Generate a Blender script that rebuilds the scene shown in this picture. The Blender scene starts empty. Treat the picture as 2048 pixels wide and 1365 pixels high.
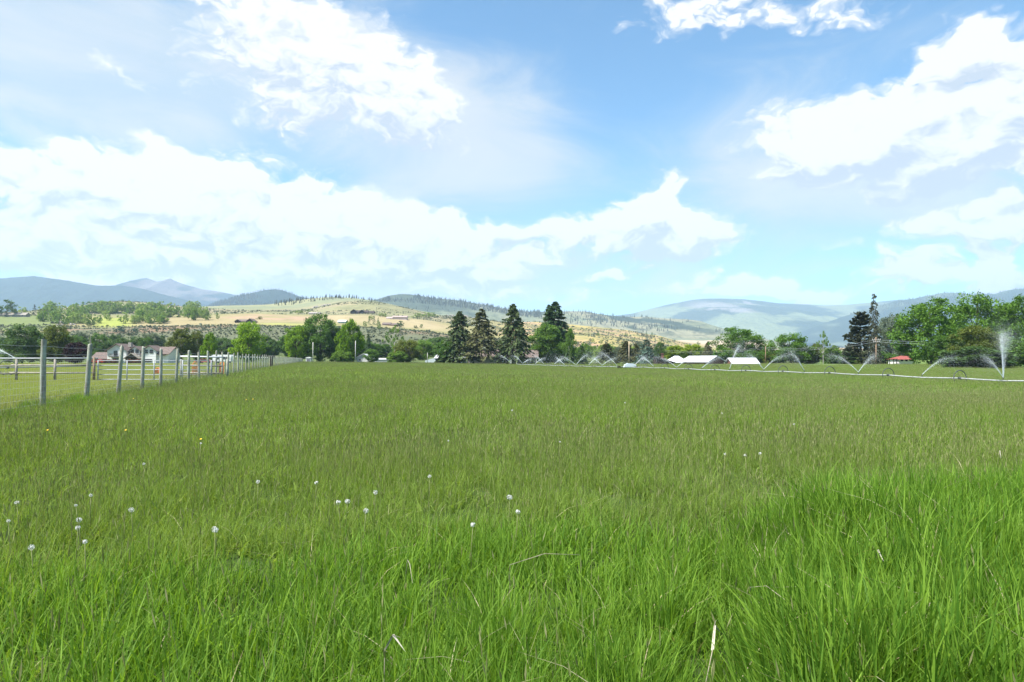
import bpy, math, random
import numpy as np
from mathutils import Vector, Matrix

random.seed(7)
RNG = np.random.default_rng(11)
SC = bpy.context.scene
COL = SC.collection

# ------------------------------------------------------------------ camera
F = 1365.0                      # focal length in photo pixels (24 mm on full frame, 2048 px wide)
EYE = 1.3
HOR = 719.0                     # pixel row of the horizon
PITCH = math.atan((HOR - 682.5) / F)
cam_d = bpy.data.cameras.new('camera'); cam = bpy.data.objects.new('camera', cam_d); COL.objects.link(cam)
cam_d.sensor_width = 36.0; cam_d.lens = 24.0
cam_d.clip_start = 0.05; cam_d.clip_end = 60000
cam.location = (0, 0, EYE); cam.rotation_euler = (math.radians(90) + PITCH, 0, 0)
SC.camera = cam

# ------------------------------------------------------------------ colour management, sampling
SC.view_settings.view_transform = 'Standard'; SC.view_settings.look = 'None'
SC.view_settings.gamma = 1.0; SC.view_settings.use_curve_mapping = False
SC.view_settings.exposure = 1.27
SC.render.engine = 'CYCLES'
cy = SC.cycles
cy.max_bounces = 6; cy.diffuse_bounces = 3; cy.transmission_bounces = 4; cy.glossy_bounces = 2
cy.transparent_max_bounces = 8; cy.volume_bounces = 2
cy.use_denoising = True; cy.denoiser = 'OPENIMAGEDENOISE'; cy.denoising_input_passes = 'RGB_ALBEDO_NORMAL'; cy.denoising_prefilter = 'ACCURATE'
cy.sample_clamp_indirect = 2.0

# ------------------------------------------------------------------ sun and sky
SUN_AZ = math.radians(-118)     # left of the view direction (+Y) and a little behind the camera
SUN_EL = math.radians(56)
sd = bpy.data.lights.new('sun', 'SUN'); sd.energy = 5.0; sd.angle = math.radians(9); sd.color = (1.0, 0.955, 0.88)
sun = bpy.data.objects.new('sun', sd); COL.objects.link(sun)
sdir = Vector((math.sin(SUN_AZ) * math.cos(SUN_EL), math.cos(SUN_AZ) * math.cos(SUN_EL), math.sin(SUN_EL)))
sun.rotation_euler = (-sdir).to_track_quat('-Z', 'Y').to_euler()
sun.location = (0, 0, 50)


class NT:
    """tiny node-tree helper"""
    def __init__(s, tree): s.t = tree
    def n(s, typ, **kw):
        nd = s.t.nodes.new(typ)
        for k, v in kw.items(): setattr(nd, k, v)
        return nd
    def link(s, a, b): s.t.links.new(a, b)
    def val(s, sock, v):
        if isinstance(v, bpy.types.NodeSocket): s.link(v, sock)
        else: sock.default_value = v
    def math(s, op, a, b=None, c=None, clamp=False):
        nd = s.n('ShaderNodeMath', operation=op, use_clamp=clamp)
        for i, v in enumerate((a, b, c)):
            if v is not None: s.val(nd.inputs[i], v)
        return nd.outputs[0]
    def vmath(s, op, a, b=None, out=0):
        nd = s.n('ShaderNodeVectorMath', operation=op)
        s.val(nd.inputs[0], a)
        if b is not None: s.val(nd.inputs[1], b)
        return nd.outputs[out]
    def noise(s, vec, scale, detail=4, rough=0.5, dist=0.0, out='Fac', dim='3D'):
        nd = s.n('ShaderNodeTexNoise', noise_dimensions=dim)
        if vec is not None: s.link(vec, nd.inputs['Vector'])
        nd.inputs['Scale'].default_value = scale; nd.inputs['Detail'].default_value = detail
        nd.inputs['Roughness'].default_value = rough; nd.inputs['Distortion'].default_value = dist
        return nd.outputs[out]
    def mix(s, fac, a, b, blend='MIX'):
        nd = s.n('ShaderNodeMix', data_type='RGBA', blend_type=blend)
        s.val(nd.inputs[0], fac)
        for sock, v in ((nd.inputs[6], a), (nd.inputs[7], b)):
            if isinstance(v, (tuple, list)) and len(v) == 3: v = (*v, 1)
            s.val(sock, v)
        return nd.outputs[2]
    def maprange(s, v, a, b, c=0.0, d=1.0, smooth=True):
        nd = s.n('ShaderNodeMapRange', interpolation_type='SMOOTHSTEP' if smooth else 'LINEAR')
        s.val(nd.inputs[0], v)
        for i, q in enumerate((a, b, c, d)): nd.inputs[i + 1].default_value = q
        return nd.outputs[0]
    def ramp(s, v, stops):
        nd = s.n('ShaderNodeValToRGB'); s.val(nd.inputs[0], v)
        cr = nd.color_ramp
        while len(cr.elements) < len(stops): cr.elements.new(0.5)
        for e, (p, c) in zip(cr.elements, stops):
            e.position = p; e.color = (*c, 1) if len(c) == 3 else c
        return nd.outputs[0]


def azv(x, y):
    """photo pixel -> (azimuth, tan elevation), the two angles the cloud layer is laid out in"""
    az = math.atan((x - 1024) / F)
    return az, (HOR - y) / F * math.cos(az)


# clouds: (centre x, centre y, half width, half height, tilt deg, amount); the rest of the dome is filled by the same noise
CUMULUS = [
    (150, 430, 330, 130, 0, 0.95), (470, 430, 330, 105, 3, 0.9), (700, 470, 190, 75, 8, 0.75), (880, 495, 120, 60, 18, 0.7), (980, 530, 80, 30, 5, 0.5), (300, 330, 130, 60, 0, 0.55),
    (230, 540, 520, 45, 0, 0.55), (620, 540, 330, 40, 0, 0.3),
    (540, 30, 270, 110, 25, 0.9), (750, 165, 235, 80, 12, 0.85), (640, 225, 220, 42, 3, 0.6), (870, 180, 75, 55, 20, 0.45),
    (230, 140, 85, 25, 12, 0.4),
    (1345, 410, 80, 80, 0, 1.05), (1180, 440, 190, 55, 0, 0.7), (1100, 470, 170, 45, 4, 0.6), (1400, 475, 85, 38, 8, 0.7), (1080, 345, 95, 28, 8, 0.35),
    (1390, 25, 200, 38, -4, 0.85), (1620, 30, 150, 32, 4, 0.75), (1200, 50, 50, 26, 0, 0.5), (1760, 5, 100, 24, 0, 0.5),
    (1900, 105, 100, 40, -18, 0.75), (1990, 75, 85, 40, 0, 0.7), (2080, 100, 100, 60, 0, 0.6),
    (1760, 265, 310, 88, -6, 0.9), (1980, 255, 250, 100, -4, 0.9), (1660, 285, 150, 72, 0, 0.7), (1455, 345, 75, 45, -20, -0.75), (1800, 350, 320, 40, 0, 0.5), (1540, 165, 60, 26, 15, 0.4), (1330, 185, 55, 20, -10, 0.42), (1440, 160, 55, 20, 15, 0.3), (1660, 155, 45, 32, 30, 0.45), (1690, 100, 35, 30, 60, 0.35),
    (1900, 430, 150, 32, 2, 0.7), (2060, 440, 120, 36, 0, 0.6), (1640, 488, 62, 14, 0, 0.8), (1705, 488, 18, 10, 0, 0.58), (1790, 512, 50, 16, 0, 0.8), (1870, 545, 120, 24, 0, 0.94), (2010, 535, 90, 32, 0, 0.94), (1990, 490, 70, 16, 0, 0.72),
    (1230, 550, 90, 16, 5, 0.87), (1420, 562, 60, 14, 0, 0.58), (1600, 570, 130, 22, 0, 0.8), (1500, 590, 260, 14, 0, 0.58), (900, 580, 110, 14, 0, 0.45), (1100, 590, 160, 14, 0, 0.58), (1850, 590, 220, 16, 0, 0.51),
    # clear holes
    (1080, 120, 130, 160, 10, -0.75), (1260, 270, 130, 90, -20, -0.7), (1700, 130, 110, 40, 0, -0.35), (1590, 430, 130, 55, 0, -0.55), (390, 290, 90, 30, 10, -0.25), (860, 340, 130, 45, 25, -0.55), (1480, 110, 190, 38, 0, -0.5), (120, 225, 240, 40, -5, -0.3), (1560, 520, 120, 18, 0, -0.3), (1010, 20, 110, 120, 0, -0.5), (240, 305, 35, 35, 60, -0.5), (1040, 395, 110, 24, 0, -0.6), (930, 400, 70, 30, 30, -0.4),
]
VEIL = [
    (60, 100, 330, 170, 5, 1.0), (330, 190, 260, 110, 0, .8), (620, 110, 360, 150, 20, .95), (950, 300, 240, 110, 15, .85), (1060, 190, 110, 150, 10, .30), (1500, 250, 230, 110, -15, .75), (1800, 330, 330, 100, 0, .9), (1520, 400, 200, 90, 0, .45),
    (880, 540, 480, 60, 0, .8), (1350, 560, 420, 45, 0, .4), (1800, 420, 300, 70, 0, .4), (300, 540, 600, 60, 0, .9), (1750, 600, 420, 24, 0, .5), (1900, 40, 240, 60, 0, .3), (800, 350, 170, 60, 0, .6),
]

CLOUD_BASE, CLOUD_TOP = (0.60, 0.66, 0.75), (1.0, 0.99, 0.98)
VEIL_LO, VEIL_HI = (0.70, 0.84, 0.95), (0.95, 0.98, 1.0)
world = bpy.data.worlds.new('World'); SC.world = world; world.use_nodes = True
wt = NT(world.node_tree); wt.t.nodes.clear()


def blob_field(blobs, rest, A, V, gain=1.0):
    """cover at azimuth A, tan elevation V; away from the view it settles at `rest`"""
    acc = np.zeros(np.broadcast(A, V).shape)
    for (x, y, rx, ry, rot, amt) in blobs:
        a0, v0 = azv(x, y); c_, s_ = math.cos(math.radians(rot)), math.sin(math.radians(rot))
        dx, dy = A - a0, V - v0
        lx = (c_ * dx - s_ * dy) * F / (rx * math.cos(a0) ** 2); ly = (s_ * dx + c_ * dy) * F / (ry * math.cos(a0))
        acc = acc + amt * gain * 0.42 ** (lx * lx + ly * ly)
    w = np.clip((np.abs(A) - 0.72) / 0.2, 0, 1); u = np.clip((V - 0.56) / 0.12, 0, 1)
    w = np.maximum(w, u); w = w * w * (3 - 2 * w)
    return acc * (1 - w) + rest * w


A_MAX, S_POW = 1.1, 0.7


def band_field(g, az01, V3, groups, vmin, vmax, fn, shift=None):
    """smooth 2-D cover map held in curve nodes: one curve over azimuth for each of 3*groups bands of elevation"""
    n = groups * 3; s0, s1 = vmin ** S_POW, vmax ** S_POW; ds = (s1 - s0) / (n - 1)
    xs = np.linspace(0, 1, 90); A = (xs - 0.5) * 2 * A_MAX
    tot = None; tot2 = None
    for k in range(groups):
        cvn_ = g.n('ShaderNodeRGBCurve'); mp = cvn_.mapping; mp.use_clip = False
        ctr = []
        for j in range(3):
            i = k * 3 + j; s_ = s0 + ds * i; ctr.append(s_)
            vals = (fn(A, np.full(A.shape, s_ ** (1 / S_POW))) + 1.0) / 3.0
            pts = mp.curves[j].points
            pts[0].location = (0, vals[0]); pts[1].location = (1, vals[-1])
            for x_, y_ in zip(xs[1:-1], vals[1:-1]): pts.new(float(x_), float(y_))
            for p_ in pts: p_.handle_type = 'AUTO'
        mp.update(); g.link(az01, cvn_.inputs['Color'])
        def wsum(vec):
            d = g.vmath('ABSOLUTE', g.vmath('SUBTRACT', vec, tuple(ctr)))
            ma = g.n('ShaderNodeVectorMath', operation='MULTIPLY_ADD'); g.link(d, ma.inputs[0])
            ma.inputs[1].default_value = (-1 / ds,) * 3; ma.inputs[2].default_value = (1, 1, 1)
            w = g.vmath('MAXIMUM', ma.outputs[0], (0, 0, 0))
            return g.vmath('DOT_PRODUCT', w, cvn_.outputs[0], out=1)
        a_ = wsum(V3); tot = a_ if tot is None else g.math('ADD', tot, a_)
        if shift is not None:
            b_ = wsum(shift); tot2 = b_ if tot2 is None else g.math('ADD', tot2, b_)
    un = lambda t: g.math('MULTIPLY_ADD', t, 3.0, -1.0)
    return un(tot), (un(tot2) if shift is not None else None)


def spow(g, v, vmin, vmax):
    p = g.math('POWER', g.math('MINIMUM', g.math('MAXIMUM', v, vmin), vmax), S_POW)
    c = g.n('ShaderNodeCombineXYZ')
    for i in range(3): g.link(p, c.inputs[i])
    return c.outputs[0]


def az_in(g, a):
    x = g.math('MULTIPLY_ADD', a, 0.5 / A_MAX, 0.5, clamp=True); c = g.n('ShaderNodeCombineXYZ')
    for i in range(3): g.link(x, c.inputs[i])
    return c.outputs[0]


tc = wt.n('ShaderNodeTexCoord')
sep = wt.n('ShaderNodeSeparateXYZ'); wt.link(tc.outputs['Generated'], sep.inputs[0])
az = wt.math('ARCTAN2', sep.outputs[0], sep.outputs[1])
hl = wt.math('SQRT', wt.math('ADD', wt.math('MULTIPLY', sep.outputs[0], sep.outputs[0]), wt.math('MULTIPLY', sep.outputs[1], sep.outputs[1])))
tv = wt.math('DIVIDE', sep.outputs[2], wt.math('MAXIMUM', hl, 0.12))
cvn = wt.n('ShaderNodeCombineXYZ'); wt.link(az, cvn.inputs[0]); wt.link(tv, cvn.inputs[1])
cv = cvn.outputs[0]
st = wt.vmath('MULTIPLY', cv, (1.0, 1.55, 1.0))
wn = wt.noise(st, 9.0, 3, 0.6, out='Color', dim='2D')
off = wt.vmath('MULTIPLY', wt.vmath('SUBTRACT', wn, (0.5, 0.5, 0.5)), (0.15, 0.085, 0.0))
wsep = wt.n('ShaderNodeSeparateXYZ'); wt.link(wt.vmath('ADD', cv, off), wsep.inputs[0])
up_v = wt.math('ADD', wsep.outputs[1], 0.030)
cov, cov2 = band_field(wt, az_in(wt, wsep.outputs[0]), spow(wt, wsep.outputs[1], 0.03, 0.62), 9, 0.03, 0.62,
                       lambda A, V: blob_field(CUMULUS, 0.34, A, V, 1.24), spow(wt, up_v, 0.03, 0.62))
gra = wt.math('SUBTRACT', cov, cov2)


def billow(vec):
    """cauliflower heads: rounded cells over rolling noise"""
    wv = wt.vmath('ADD', vec, wt.vmath('MULTIPLY', wt.vmath('SUBTRACT', wn, (0.5, 0.5, 0.5)), (0.10, 0.10, 0.0)))
    vo = wt.n('ShaderNodeTexVoronoi', feature='F1', voronoi_dimensions='2D'); wt.link(wv, vo.inputs['Vector'])
    vo.inputs['Scale'].default_value = 17.0; vo.inputs['Detail'].default_value = 3.0; vo.inputs['Roughness'].default_value = 0.62
    n = wt.math('SUBTRACT', wt.noise(vec, 7.0, 7, 0.6, dim='2D'), 0.5)
    return wt.math('MULTIPLY_ADD', n, 0.85, wt.math('MULTIPLY', wt.math('SUBTRACT', 0.42, vo.outputs['Distance']), 0.55))


b1 = billow(st)
b2 = billow(wt.vmath('ADD', st, (-0.010, 0.026, 0.0)))
dens = wt.math('ADD', wt.math('SUBTRACT', cov, 0.38), b1)
stv = wt.vmath('MULTIPLY', cv, (1.0, 2.2, 1.0))
vn = wt.noise(stv, 3.4, 6, 0.62, 0.5, dim='2D')
veil = wt.math('ADD', band_field(wt, az_in(wt, az), spow(wt, tv, 0.03, 0.62), 4, 0.03, 0.62, lambda A, V: blob_field(VEIL, 0.35, A, V, 0.95))[0], wt.math('MULTIPLY', wt.math('SUBTRACT', vn, 0.5), 1.2))
veilf = wt.math('MULTIPLY', wt.maprange(veil, 0.05, 1.0), 0.9)
# a soft edge where the veil is thick, a crisp one against the blue
cum = wt.math('MAXIMUM', wt.maprange(dens, 0.0, 0.20), wt.math('MULTIPLY', wt.maprange(dens, -0.30, 0.30), 0.75))
# thick cloud is lit from its upper left side
rel = wt.math('MULTIPLY_ADD', wt.math('SUBTRACT', b1, b2), 1.35, wt.math('MULTIPLY', gra, 0.8))
lit = wt.maprange(rel, -0.58, 0.26)
ccol = wt.mix(lit, CLOUD_BASE, CLOUD_TOP)
vcol = wt.mix(wt.maprange(vn, 0.3, 0.7), VEIL_LO, VEIL_HI)
sky = wt.n('ShaderNodeTexSky', sky_type='NISHITA')
sky.sun_disc = False; sky.sun_elevation = SUN_EL; sky.sun_rotation = SUN_AZ
sky.altitude = 500; sky.air_density = 1.0; sky.dust_density = 0.0; sky.ozone_density = 1.0
bg_sky = wt.n('ShaderNodeBackground'); wt.link(wt.mix(1.0, sky.outputs[0], (0.58, 0.95, 1.06), 'MULTIPLY'), bg_sky.inputs[0]); bg_sky.inputs[1].default_value = 0.080
bg_veil = wt.n('ShaderNodeBackground'); wt.link(vcol, bg_veil.inputs[0]); bg_veil.inputs[1].default_value = 0.345
bg_cum = wt.n('ShaderNodeBackground'); wt.link(ccol, bg_cum.inputs[0]); bg_cum.inputs[1].default_value = 0.44
m1 = wt.n('ShaderNodeMixShader'); wt.link(veilf, m1.inputs[0]); wt.link(bg_sky.outputs[0], m1.inputs[1]); wt.link(bg_veil.outputs[0], m1.inputs[2])
m2 = wt.n('ShaderNodeMixShader'); wt.link(cum, m2.inputs[0]); wt.link(m1.outputs[0], m2.inputs[1]); wt.link(bg_cum.outputs[0], m2.inputs[2])
wo = wt.n('ShaderNodeOutputWorld'); wt.link(m2.outputs[0], wo.inputs[0])
world.cycles.sampling_method = 'MANUAL'; world.cycles.sample_map_resolution = 512

# ------------------------------------------------------------------ pixel helpers
cP, sP = math.cos(PITCH), math.sin(PITCH)


def pdir(x, y):
    a, b = (x - 1024) / F, -(y - 682.5) / F
    return Vector((a, cP - sP * b, sP + cP * b))


def P(x, y, Y):
    d = pdir(x, y); k = Y / d.y
    return Vector((d.x * k, Y, EYE + d.z * k))


def PX(x, Y): return (x - 1024) / F * Y
def PZ(y, Y): return EYE + (HOR - y) / F * Y

# ------------------------------------------------------------------ mesh and object helpers
def thing(name, label, cat, loc=(0, 0, 0), rz=0.0, group=None, scale=None):
    o = bpy.data.objects.new(name, None); COL.objects.link(o)
    o.location = loc; o.rotation_euler = (0, 0, rz); o.empty_display_size = 0.2
    if scale: o.scale = scale
    return tag(o, label, cat, group)


def tag(o, label=None, cat=None, group=None, kind=None):
    if label: o['label'] = label
    if cat: o['category'] = cat
    if group: o['group'] = group
    if kind: o['kind'] = kind
    return o


def obj(name, mesh, parent=None, mat=None):
    o = bpy.data.objects.new(name, mesh); COL.objects.link(o)
    if parent is not None: o.parent = parent
    if mat is not None:
        if not mesh.materials: mesh.materials.append(mat)
        elif mesh.materials[0] is not mat:
            o.material_slots[0].link = 'OBJECT'; o.material_slots[0].material = mat
    return o


class MB:
    def __init__(s): s.v = []; s.f = []
    def add(s, vs, fs):
        b = len(s.v); s.v += [tuple(p) for p in vs]; s.f += [tuple(i + b for i in q) for q in fs]; return s
    def box(s, x0, x1, y0, y1, z0, z1):
        return s.add([(x0, y0, z0), (x1, y0, z0), (x1, y1, z0), (x0, y1, z0), (x0, y0, z1), (x1, y0, z1), (x1, y1, z1), (x0, y1, z1)],
                     [(0, 3, 2, 1), (4, 5, 6, 7), (0, 1, 5, 4), (1, 2, 6, 5), (2, 3, 7, 6), (3, 0, 4, 7)])
    def tube(s, pts, radii, n=6, caps=True):
        pts = [Vector(p) for p in pts]
        if not isinstance(radii, (list, tuple)): radii = [radii] * len(pts)
        b = len(s.v)
        for i, (p, r) in enumerate(zip(pts, radii)):
            d = (pts[min(i + 1, len(pts) - 1)] - pts[max(i - 1, 0)]).normalized()
            a = d.orthogonal().normalized() if abs(d.z) > 0.9 else d.cross(Vector((0, 0, 1))).normalized()
            c = d.cross(a)
            for k in range(n):
                t = 2 * math.pi * k / n
                s.v.append(tuple(p + (a * math.cos(t) + c * math.sin(t)) * r))
        for i in range(len(pts) - 1):
            for k in range(n):
                k2 = (k + 1) % n
                s.f.append((b + i * n + k, b + i * n + k2, b + (i + 1) * n + k2, b + (i + 1) * n + k))
        if caps:
            s.f.append(tuple(b + k for k in range(n))[::-1]); e = b + (len(pts) - 1) * n
            s.f.append(tuple(e + k for k in range(n)))
        return s
    def prism(s, poly, axis, a, b):
        """extrude a polygon given in the two other axes, from a to b along axis 'x' or 'y'"""
        n = len(poly)
        def mk(t, p): return (t, p[0], p[1]) if axis == 'x' else (p[0], t, p[1])
        return s.add([mk(a, p) for p in poly] + [mk(b, p) for p in poly],
                     [tuple(range(n))[::-1], tuple(range(n, 2 * n))] + [(i, (i + 1) % n, n + (i + 1) % n, n + i) for i in range(n)])
    def mesh(s, name, smooth=False):
        m = bpy.data.meshes.new(name); m.from_pydata(s.v, [], s.f); m.validate()
        import bmesh
        bm = bmesh.new(); bm.from_mesh(m); bmesh.ops.recalc_face_normals(bm, faces=bm.faces); bm.to_mesh(m); bm.free()
        if smooth: m.polygons.foreach_set('use_smooth', [True] * len(m.polygons))
        return m
    def build(s, name, mat, parent=None, smooth=False):
        return obj(name, s.mesh(name, smooth), parent, mat)


def quads_mesh(name, V, rnd=None, per=4):
    """V: (n, per, 3) array, one face per row; rnd: (n,) value kept on the vertices"""
    n = len(V); m = bpy.data.meshes.new(name)
    m.vertices.add(n * per); m.vertices.foreach_set('co', np.ascontiguousarray(V, dtype=np.float32).ravel())
    m.loops.add(n * per); m.loops.foreach_set('vertex_index', np.arange(n * per, dtype=np.int32))
    m.polygons.add(n); m.polygons.foreach_set('loop_start', np.arange(0, n * per, per, dtype=np.int32))
    m.update(calc_edges=True)
    if rnd is not None:
        a = m.attributes.new('rnd', 'FLOAT', 'POINT'); a.data.foreach_set('value', np.repeat(rnd, per).astype(np.float32))
    return m


def grid_mesh(name, Xg, Yg, Zg, colr=None, smooth=True):
    R, C = Xg.shape; m = bpy.data.meshes.new(name)
    co = np.stack([Xg, Yg, Zg], -1).reshape(-1, 3)
    idx = np.arange(R * C).reshape(R, C)
    f = np.stack([idx[:-1, :-1], idx[:-1, 1:], idx[1:, 1:], idx[1:, :-1]], -1).reshape(-1, 4)
    m.vertices.add(len(co)); m.vertices.foreach_set('co', co.astype(np.float32).ravel())
    m.loops.add(f.size); m.loops.foreach_set('vertex_index', f.astype(np.int32).ravel())
    m.polygons.add(len(f)); m.polygons.foreach_set('loop_start', np.arange(0, f.size, 4, dtype=np.int32))
    m.polygons.foreach_set('use_smooth', np.full(len(f), smooth))
    m.update(calc_edges=True)
    if colr is not None:
        a = m.color_attributes.new('Col', 'FLOAT_COLOR', 'POINT')
        c4 = np.concatenate([colr.reshape(-1, 3), np.ones((len(co), 1))], 1)
        a.data.foreach_set('color', c4.astype(np.float32).ravel())
    return m


def vnoise(x, y, seed=0):
    xi = np.floor(x).astype(np.int64); yi = np.floor(y).astype(np.int64)
    fx = x - xi; fy = y - yi; fx = fx * fx * (3 - 2 * fx); fy = fy * fy * (3 - 2 * fy)
    def h(a, b):
        n = (a * 374761393 + b * 668265263 + seed * 982451653) & 0x7fffffff
        n = ((n ^ (n >> 13)) * 1274126177) & 0x7fffffff
        return ((n ^ (n >> 16)) & 0xffff) / 65535.0
    return (h(xi, yi) * (1 - fx) + h(xi + 1, yi) * fx) * (1 - fy) + (h(xi, yi + 1) * (1 - fx) + h(xi + 1, yi + 1) * fx) * fy


def fbm(x, y, seed=0, octv=4, gain=0.5):
    a, s, t = 1.0, 0.0, 0.0
    for o in range(octv):
        s = s + a * vnoise(x * 2 ** o + 17.3 * o, y * 2 ** o - 9.1 * o, seed + o); t += a; a *= gain
    return s / t


def sstep(a, b, x):
    t = np.clip((x - a) / (b - a), 0, 1); return t * t * (3 - 2 * t)


# ------------------------------------------------------------------ materials
MATS = {}


def new_mat(name):
    m = bpy.data.materials.new(name); m.use_nodes = True; t = NT(m.node_tree); t.t.nodes.clear()
    return m, t, t.n('ShaderNodeOutputMaterial')


def plain(name, col, rough=0.7, var=0.25, scale=2.0, bump=0.0, metal=0.0, spec=0.3, stretch=(1, 1, 1), col2=None):
    if name in MATS: return MATS[name]
    m, t, o = new_mat(name)
    tcn = t.n('ShaderNodeTexCoord'); v = t.vmath('MULTIPLY', tcn.outputs['Object'], stretch)
    nz = t.noise(v, scale, 6, 0.6)
    c2 = col2 if col2 else tuple(max(0, c * (1 - var * 1.6)) for c in col)
    c1 = tuple(min(1, c * (1 + var * 0.5)) for c in col)
    c = t.mix(t.maprange(nz, 0.3, 0.7), c2, c1)
    b = t.n('ShaderNodeBsdfPrincipled'); t.link(c, b.inputs['Base Color'])
    b.inputs['Roughness'].default_value = rough; b.inputs['Metallic'].default_value = metal; b.inputs['Specular IOR Level'].default_value = spec
    if bump:
        bn = t.n('ShaderNodeBump'); bn.inputs['Strength'].default_value = bump; bn.inputs['Distance'].default_value = 0.02
        t.link(nz, bn.inputs['Height']); t.link(bn.outputs[0], b.inputs['Normal'])
    t.link(b.outputs[0], o.inputs[0]); MATS[name] = m
    return m


def leaf_mat(name, dark, light, transl=0.4, shift=0.18, wn=None, gloss=0.12):
    """leaves and grass: colour runs over the 'rnd' attribute, shifted from plant to plant"""
    if name in MATS: return MATS[name]
    m, t, o = new_mat(name)
    at = t.n('ShaderNodeAttribute', attribute_name='rnd')
    oi = t.n('ShaderNodeObjectInfo')
    f = t.math('MULTIPLY_ADD', t.math('SUBTRACT', oi.outputs['Random'], 0.5), shift * 2, at.outputs['Fac'], clamp=True)
    c = t.mix(f, tuple(v * 1.35 for v in dark), tuple(v * 1.35 for v in light))
    if wn:                      # slow drift of colour over the field
        nz = t.noise(oi.outputs['Location'], wn[0], 3, 0.55)
        c = t.mix(t.math('MULTIPLY', t.maprange(nz, 0.38, 0.66), wn[2]), c, wn[1])
    d = t.n('ShaderNodeBsdfPrincipled'); t.link(c, d.inputs['Base Color']); d.inputs['Roughness'].default_value = 0.55; d.inputs['Specular IOR Level'].default_value = gloss
    tr = t.n('ShaderNodeBsdfTranslucent'); t.link(t.mix(1.0, c, (1.25, 1.2, 0.55), 'MULTIPLY'), tr.inputs[0])
    mx = t.n('ShaderNodeMixShader'); mx.inputs[0].default_value = transl
    t.link(d.outputs[0], mx.inputs[1]); t.link(tr.outputs[0], mx.inputs[2]); t.link(mx.outputs[0], o.inputs[0]); MATS[name] = m
    return m


def vcol_mat(name, s1, s2, amt, bump=0.5, dist=1.0, dark=(0.03, 0.045, 0.02), thr=(0.55, 0.66), damt=0.6):
    """terrain: surface colour from the 'Col' attribute, broken up by grass, scrub and soil noise"""
    m, t, o = new_mat(name)
    at = t.n('ShaderNodeAttribute', attribute_name='Col')
    tcn = t.n('ShaderNodeTexCoord'); v = tcn.outputs['Object']
    n1 = t.noise(v, s1, 6, 0.6); n2 = t.noise(v, s2, 5, 0.65)
    k = t.math('ADD', 1 - amt, t.math('MULTIPLY', t.math('ADD', n1, n2), amt))
    c = t.mix(1.0, at.outputs['Color'], t.ramp(k, [(0.0, (0, 0, 0)), (1.0, (1, 1, 1))]), 'MULTIPLY')
    c = t.mix(t.math('MULTIPLY', t.maprange(n2, *thr), damt), c, dark)
    b = t.n('ShaderNodeBsdfPrincipled'); t.link(c, b.inputs['Base Color']); b.inputs['Roughness'].default_value = 0.95; b.inputs['Specular IOR Level'].default_value = 0.05
    bn = t.n('ShaderNodeBump'); bn.inputs['Strength'].default_value = bump; bn.inputs['Distance'].default_value = dist
    t.link(n2, bn.inputs['Height']); t.link(bn.outputs[0], b.inputs['Normal']); t.link(b.outputs[0], o.inputs[0])
    return m


# ------------------------------------------------------------------ terrain
CTRL = [(88, 17, 0), (88, 6, 0), (1024, 5, 0), (1960, 5, 0), (1024, 12, 0), (1960, 12, -.1), (1700, 25, -.3), (1024, 30, -.1), (400, 40, 0), (0, 40, 0), (-200, 17, 0), (-200, 100, 0), (200, 100, 0), (560, 120, 0), (600, 250, 0), (300, 250, -.1), (0, 250, -.1), (-200, 250, -.1),
        (1921, 66, -1.18), (2200, 60, -1.19), (1664, 83, -0.99), (1403, 112, -0.99), (1275, 135, -0.84), (1145, 170, -.98), (1040, 225, -.9), (1050, 265, -.8), (700, 280, -.2), (1300, 250, -.7), (1500, 230, -.65), (1750, 190, -.3), (1950, 150, -.6), (2200, 150, -.6), (2200, 30, -.5), (1300, 60, -.5), (800, 100, -.1), (850, 200, -.35), (1024, 4, 0), (0, 4, 0), (2048, 4, 0)]
_c = np.array(CTRL, float); _q = np.stack([_c[:, 0] / 500, np.log(_c[:, 1])], 1)


def _tps(r2): return np.where(r2 > 1e-12, r2 * np.log(np.maximum(r2, 1e-12)), 0.0)


_n = len(_q); _A = np.zeros((_n + 3, _n + 3))
_A[:_n, :_n] = _tps(((_q[:, None] - _q[None]) ** 2).sum(-1)) + np.eye(_n) * 0.02
_A[:_n, _n] = 1; _A[:_n, _n + 1:] = _q; _A[_n, :_n] = 1; _A[_n + 1:, :_n] = _q.T
_w = np.linalg.solve(_A, np.concatenate([_c[:, 2], np.zeros(3)]))


def field_z(X, Y):
    Yc = np.clip(Y, 4.0, 300.0)
    px = np.clip(1024 + F * X / np.maximum(Y, 4.0), -200, 2250)
    q = np.stack([px / 500, np.log(Yc)], -1)
    z = np.full(px.shape, _w[_n]) + q[..., 0] * _w[_n + 1] + q[..., 1] * _w[_n + 2]
    for i in range(_n):
        z = z + _w[i] * _tps((q[..., 0] - _q[i, 0]) ** 2 + (q[..., 1] - _q[i, 1]) ** 2)
    return z * sstep(4.0, 12.0, Y)


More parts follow.
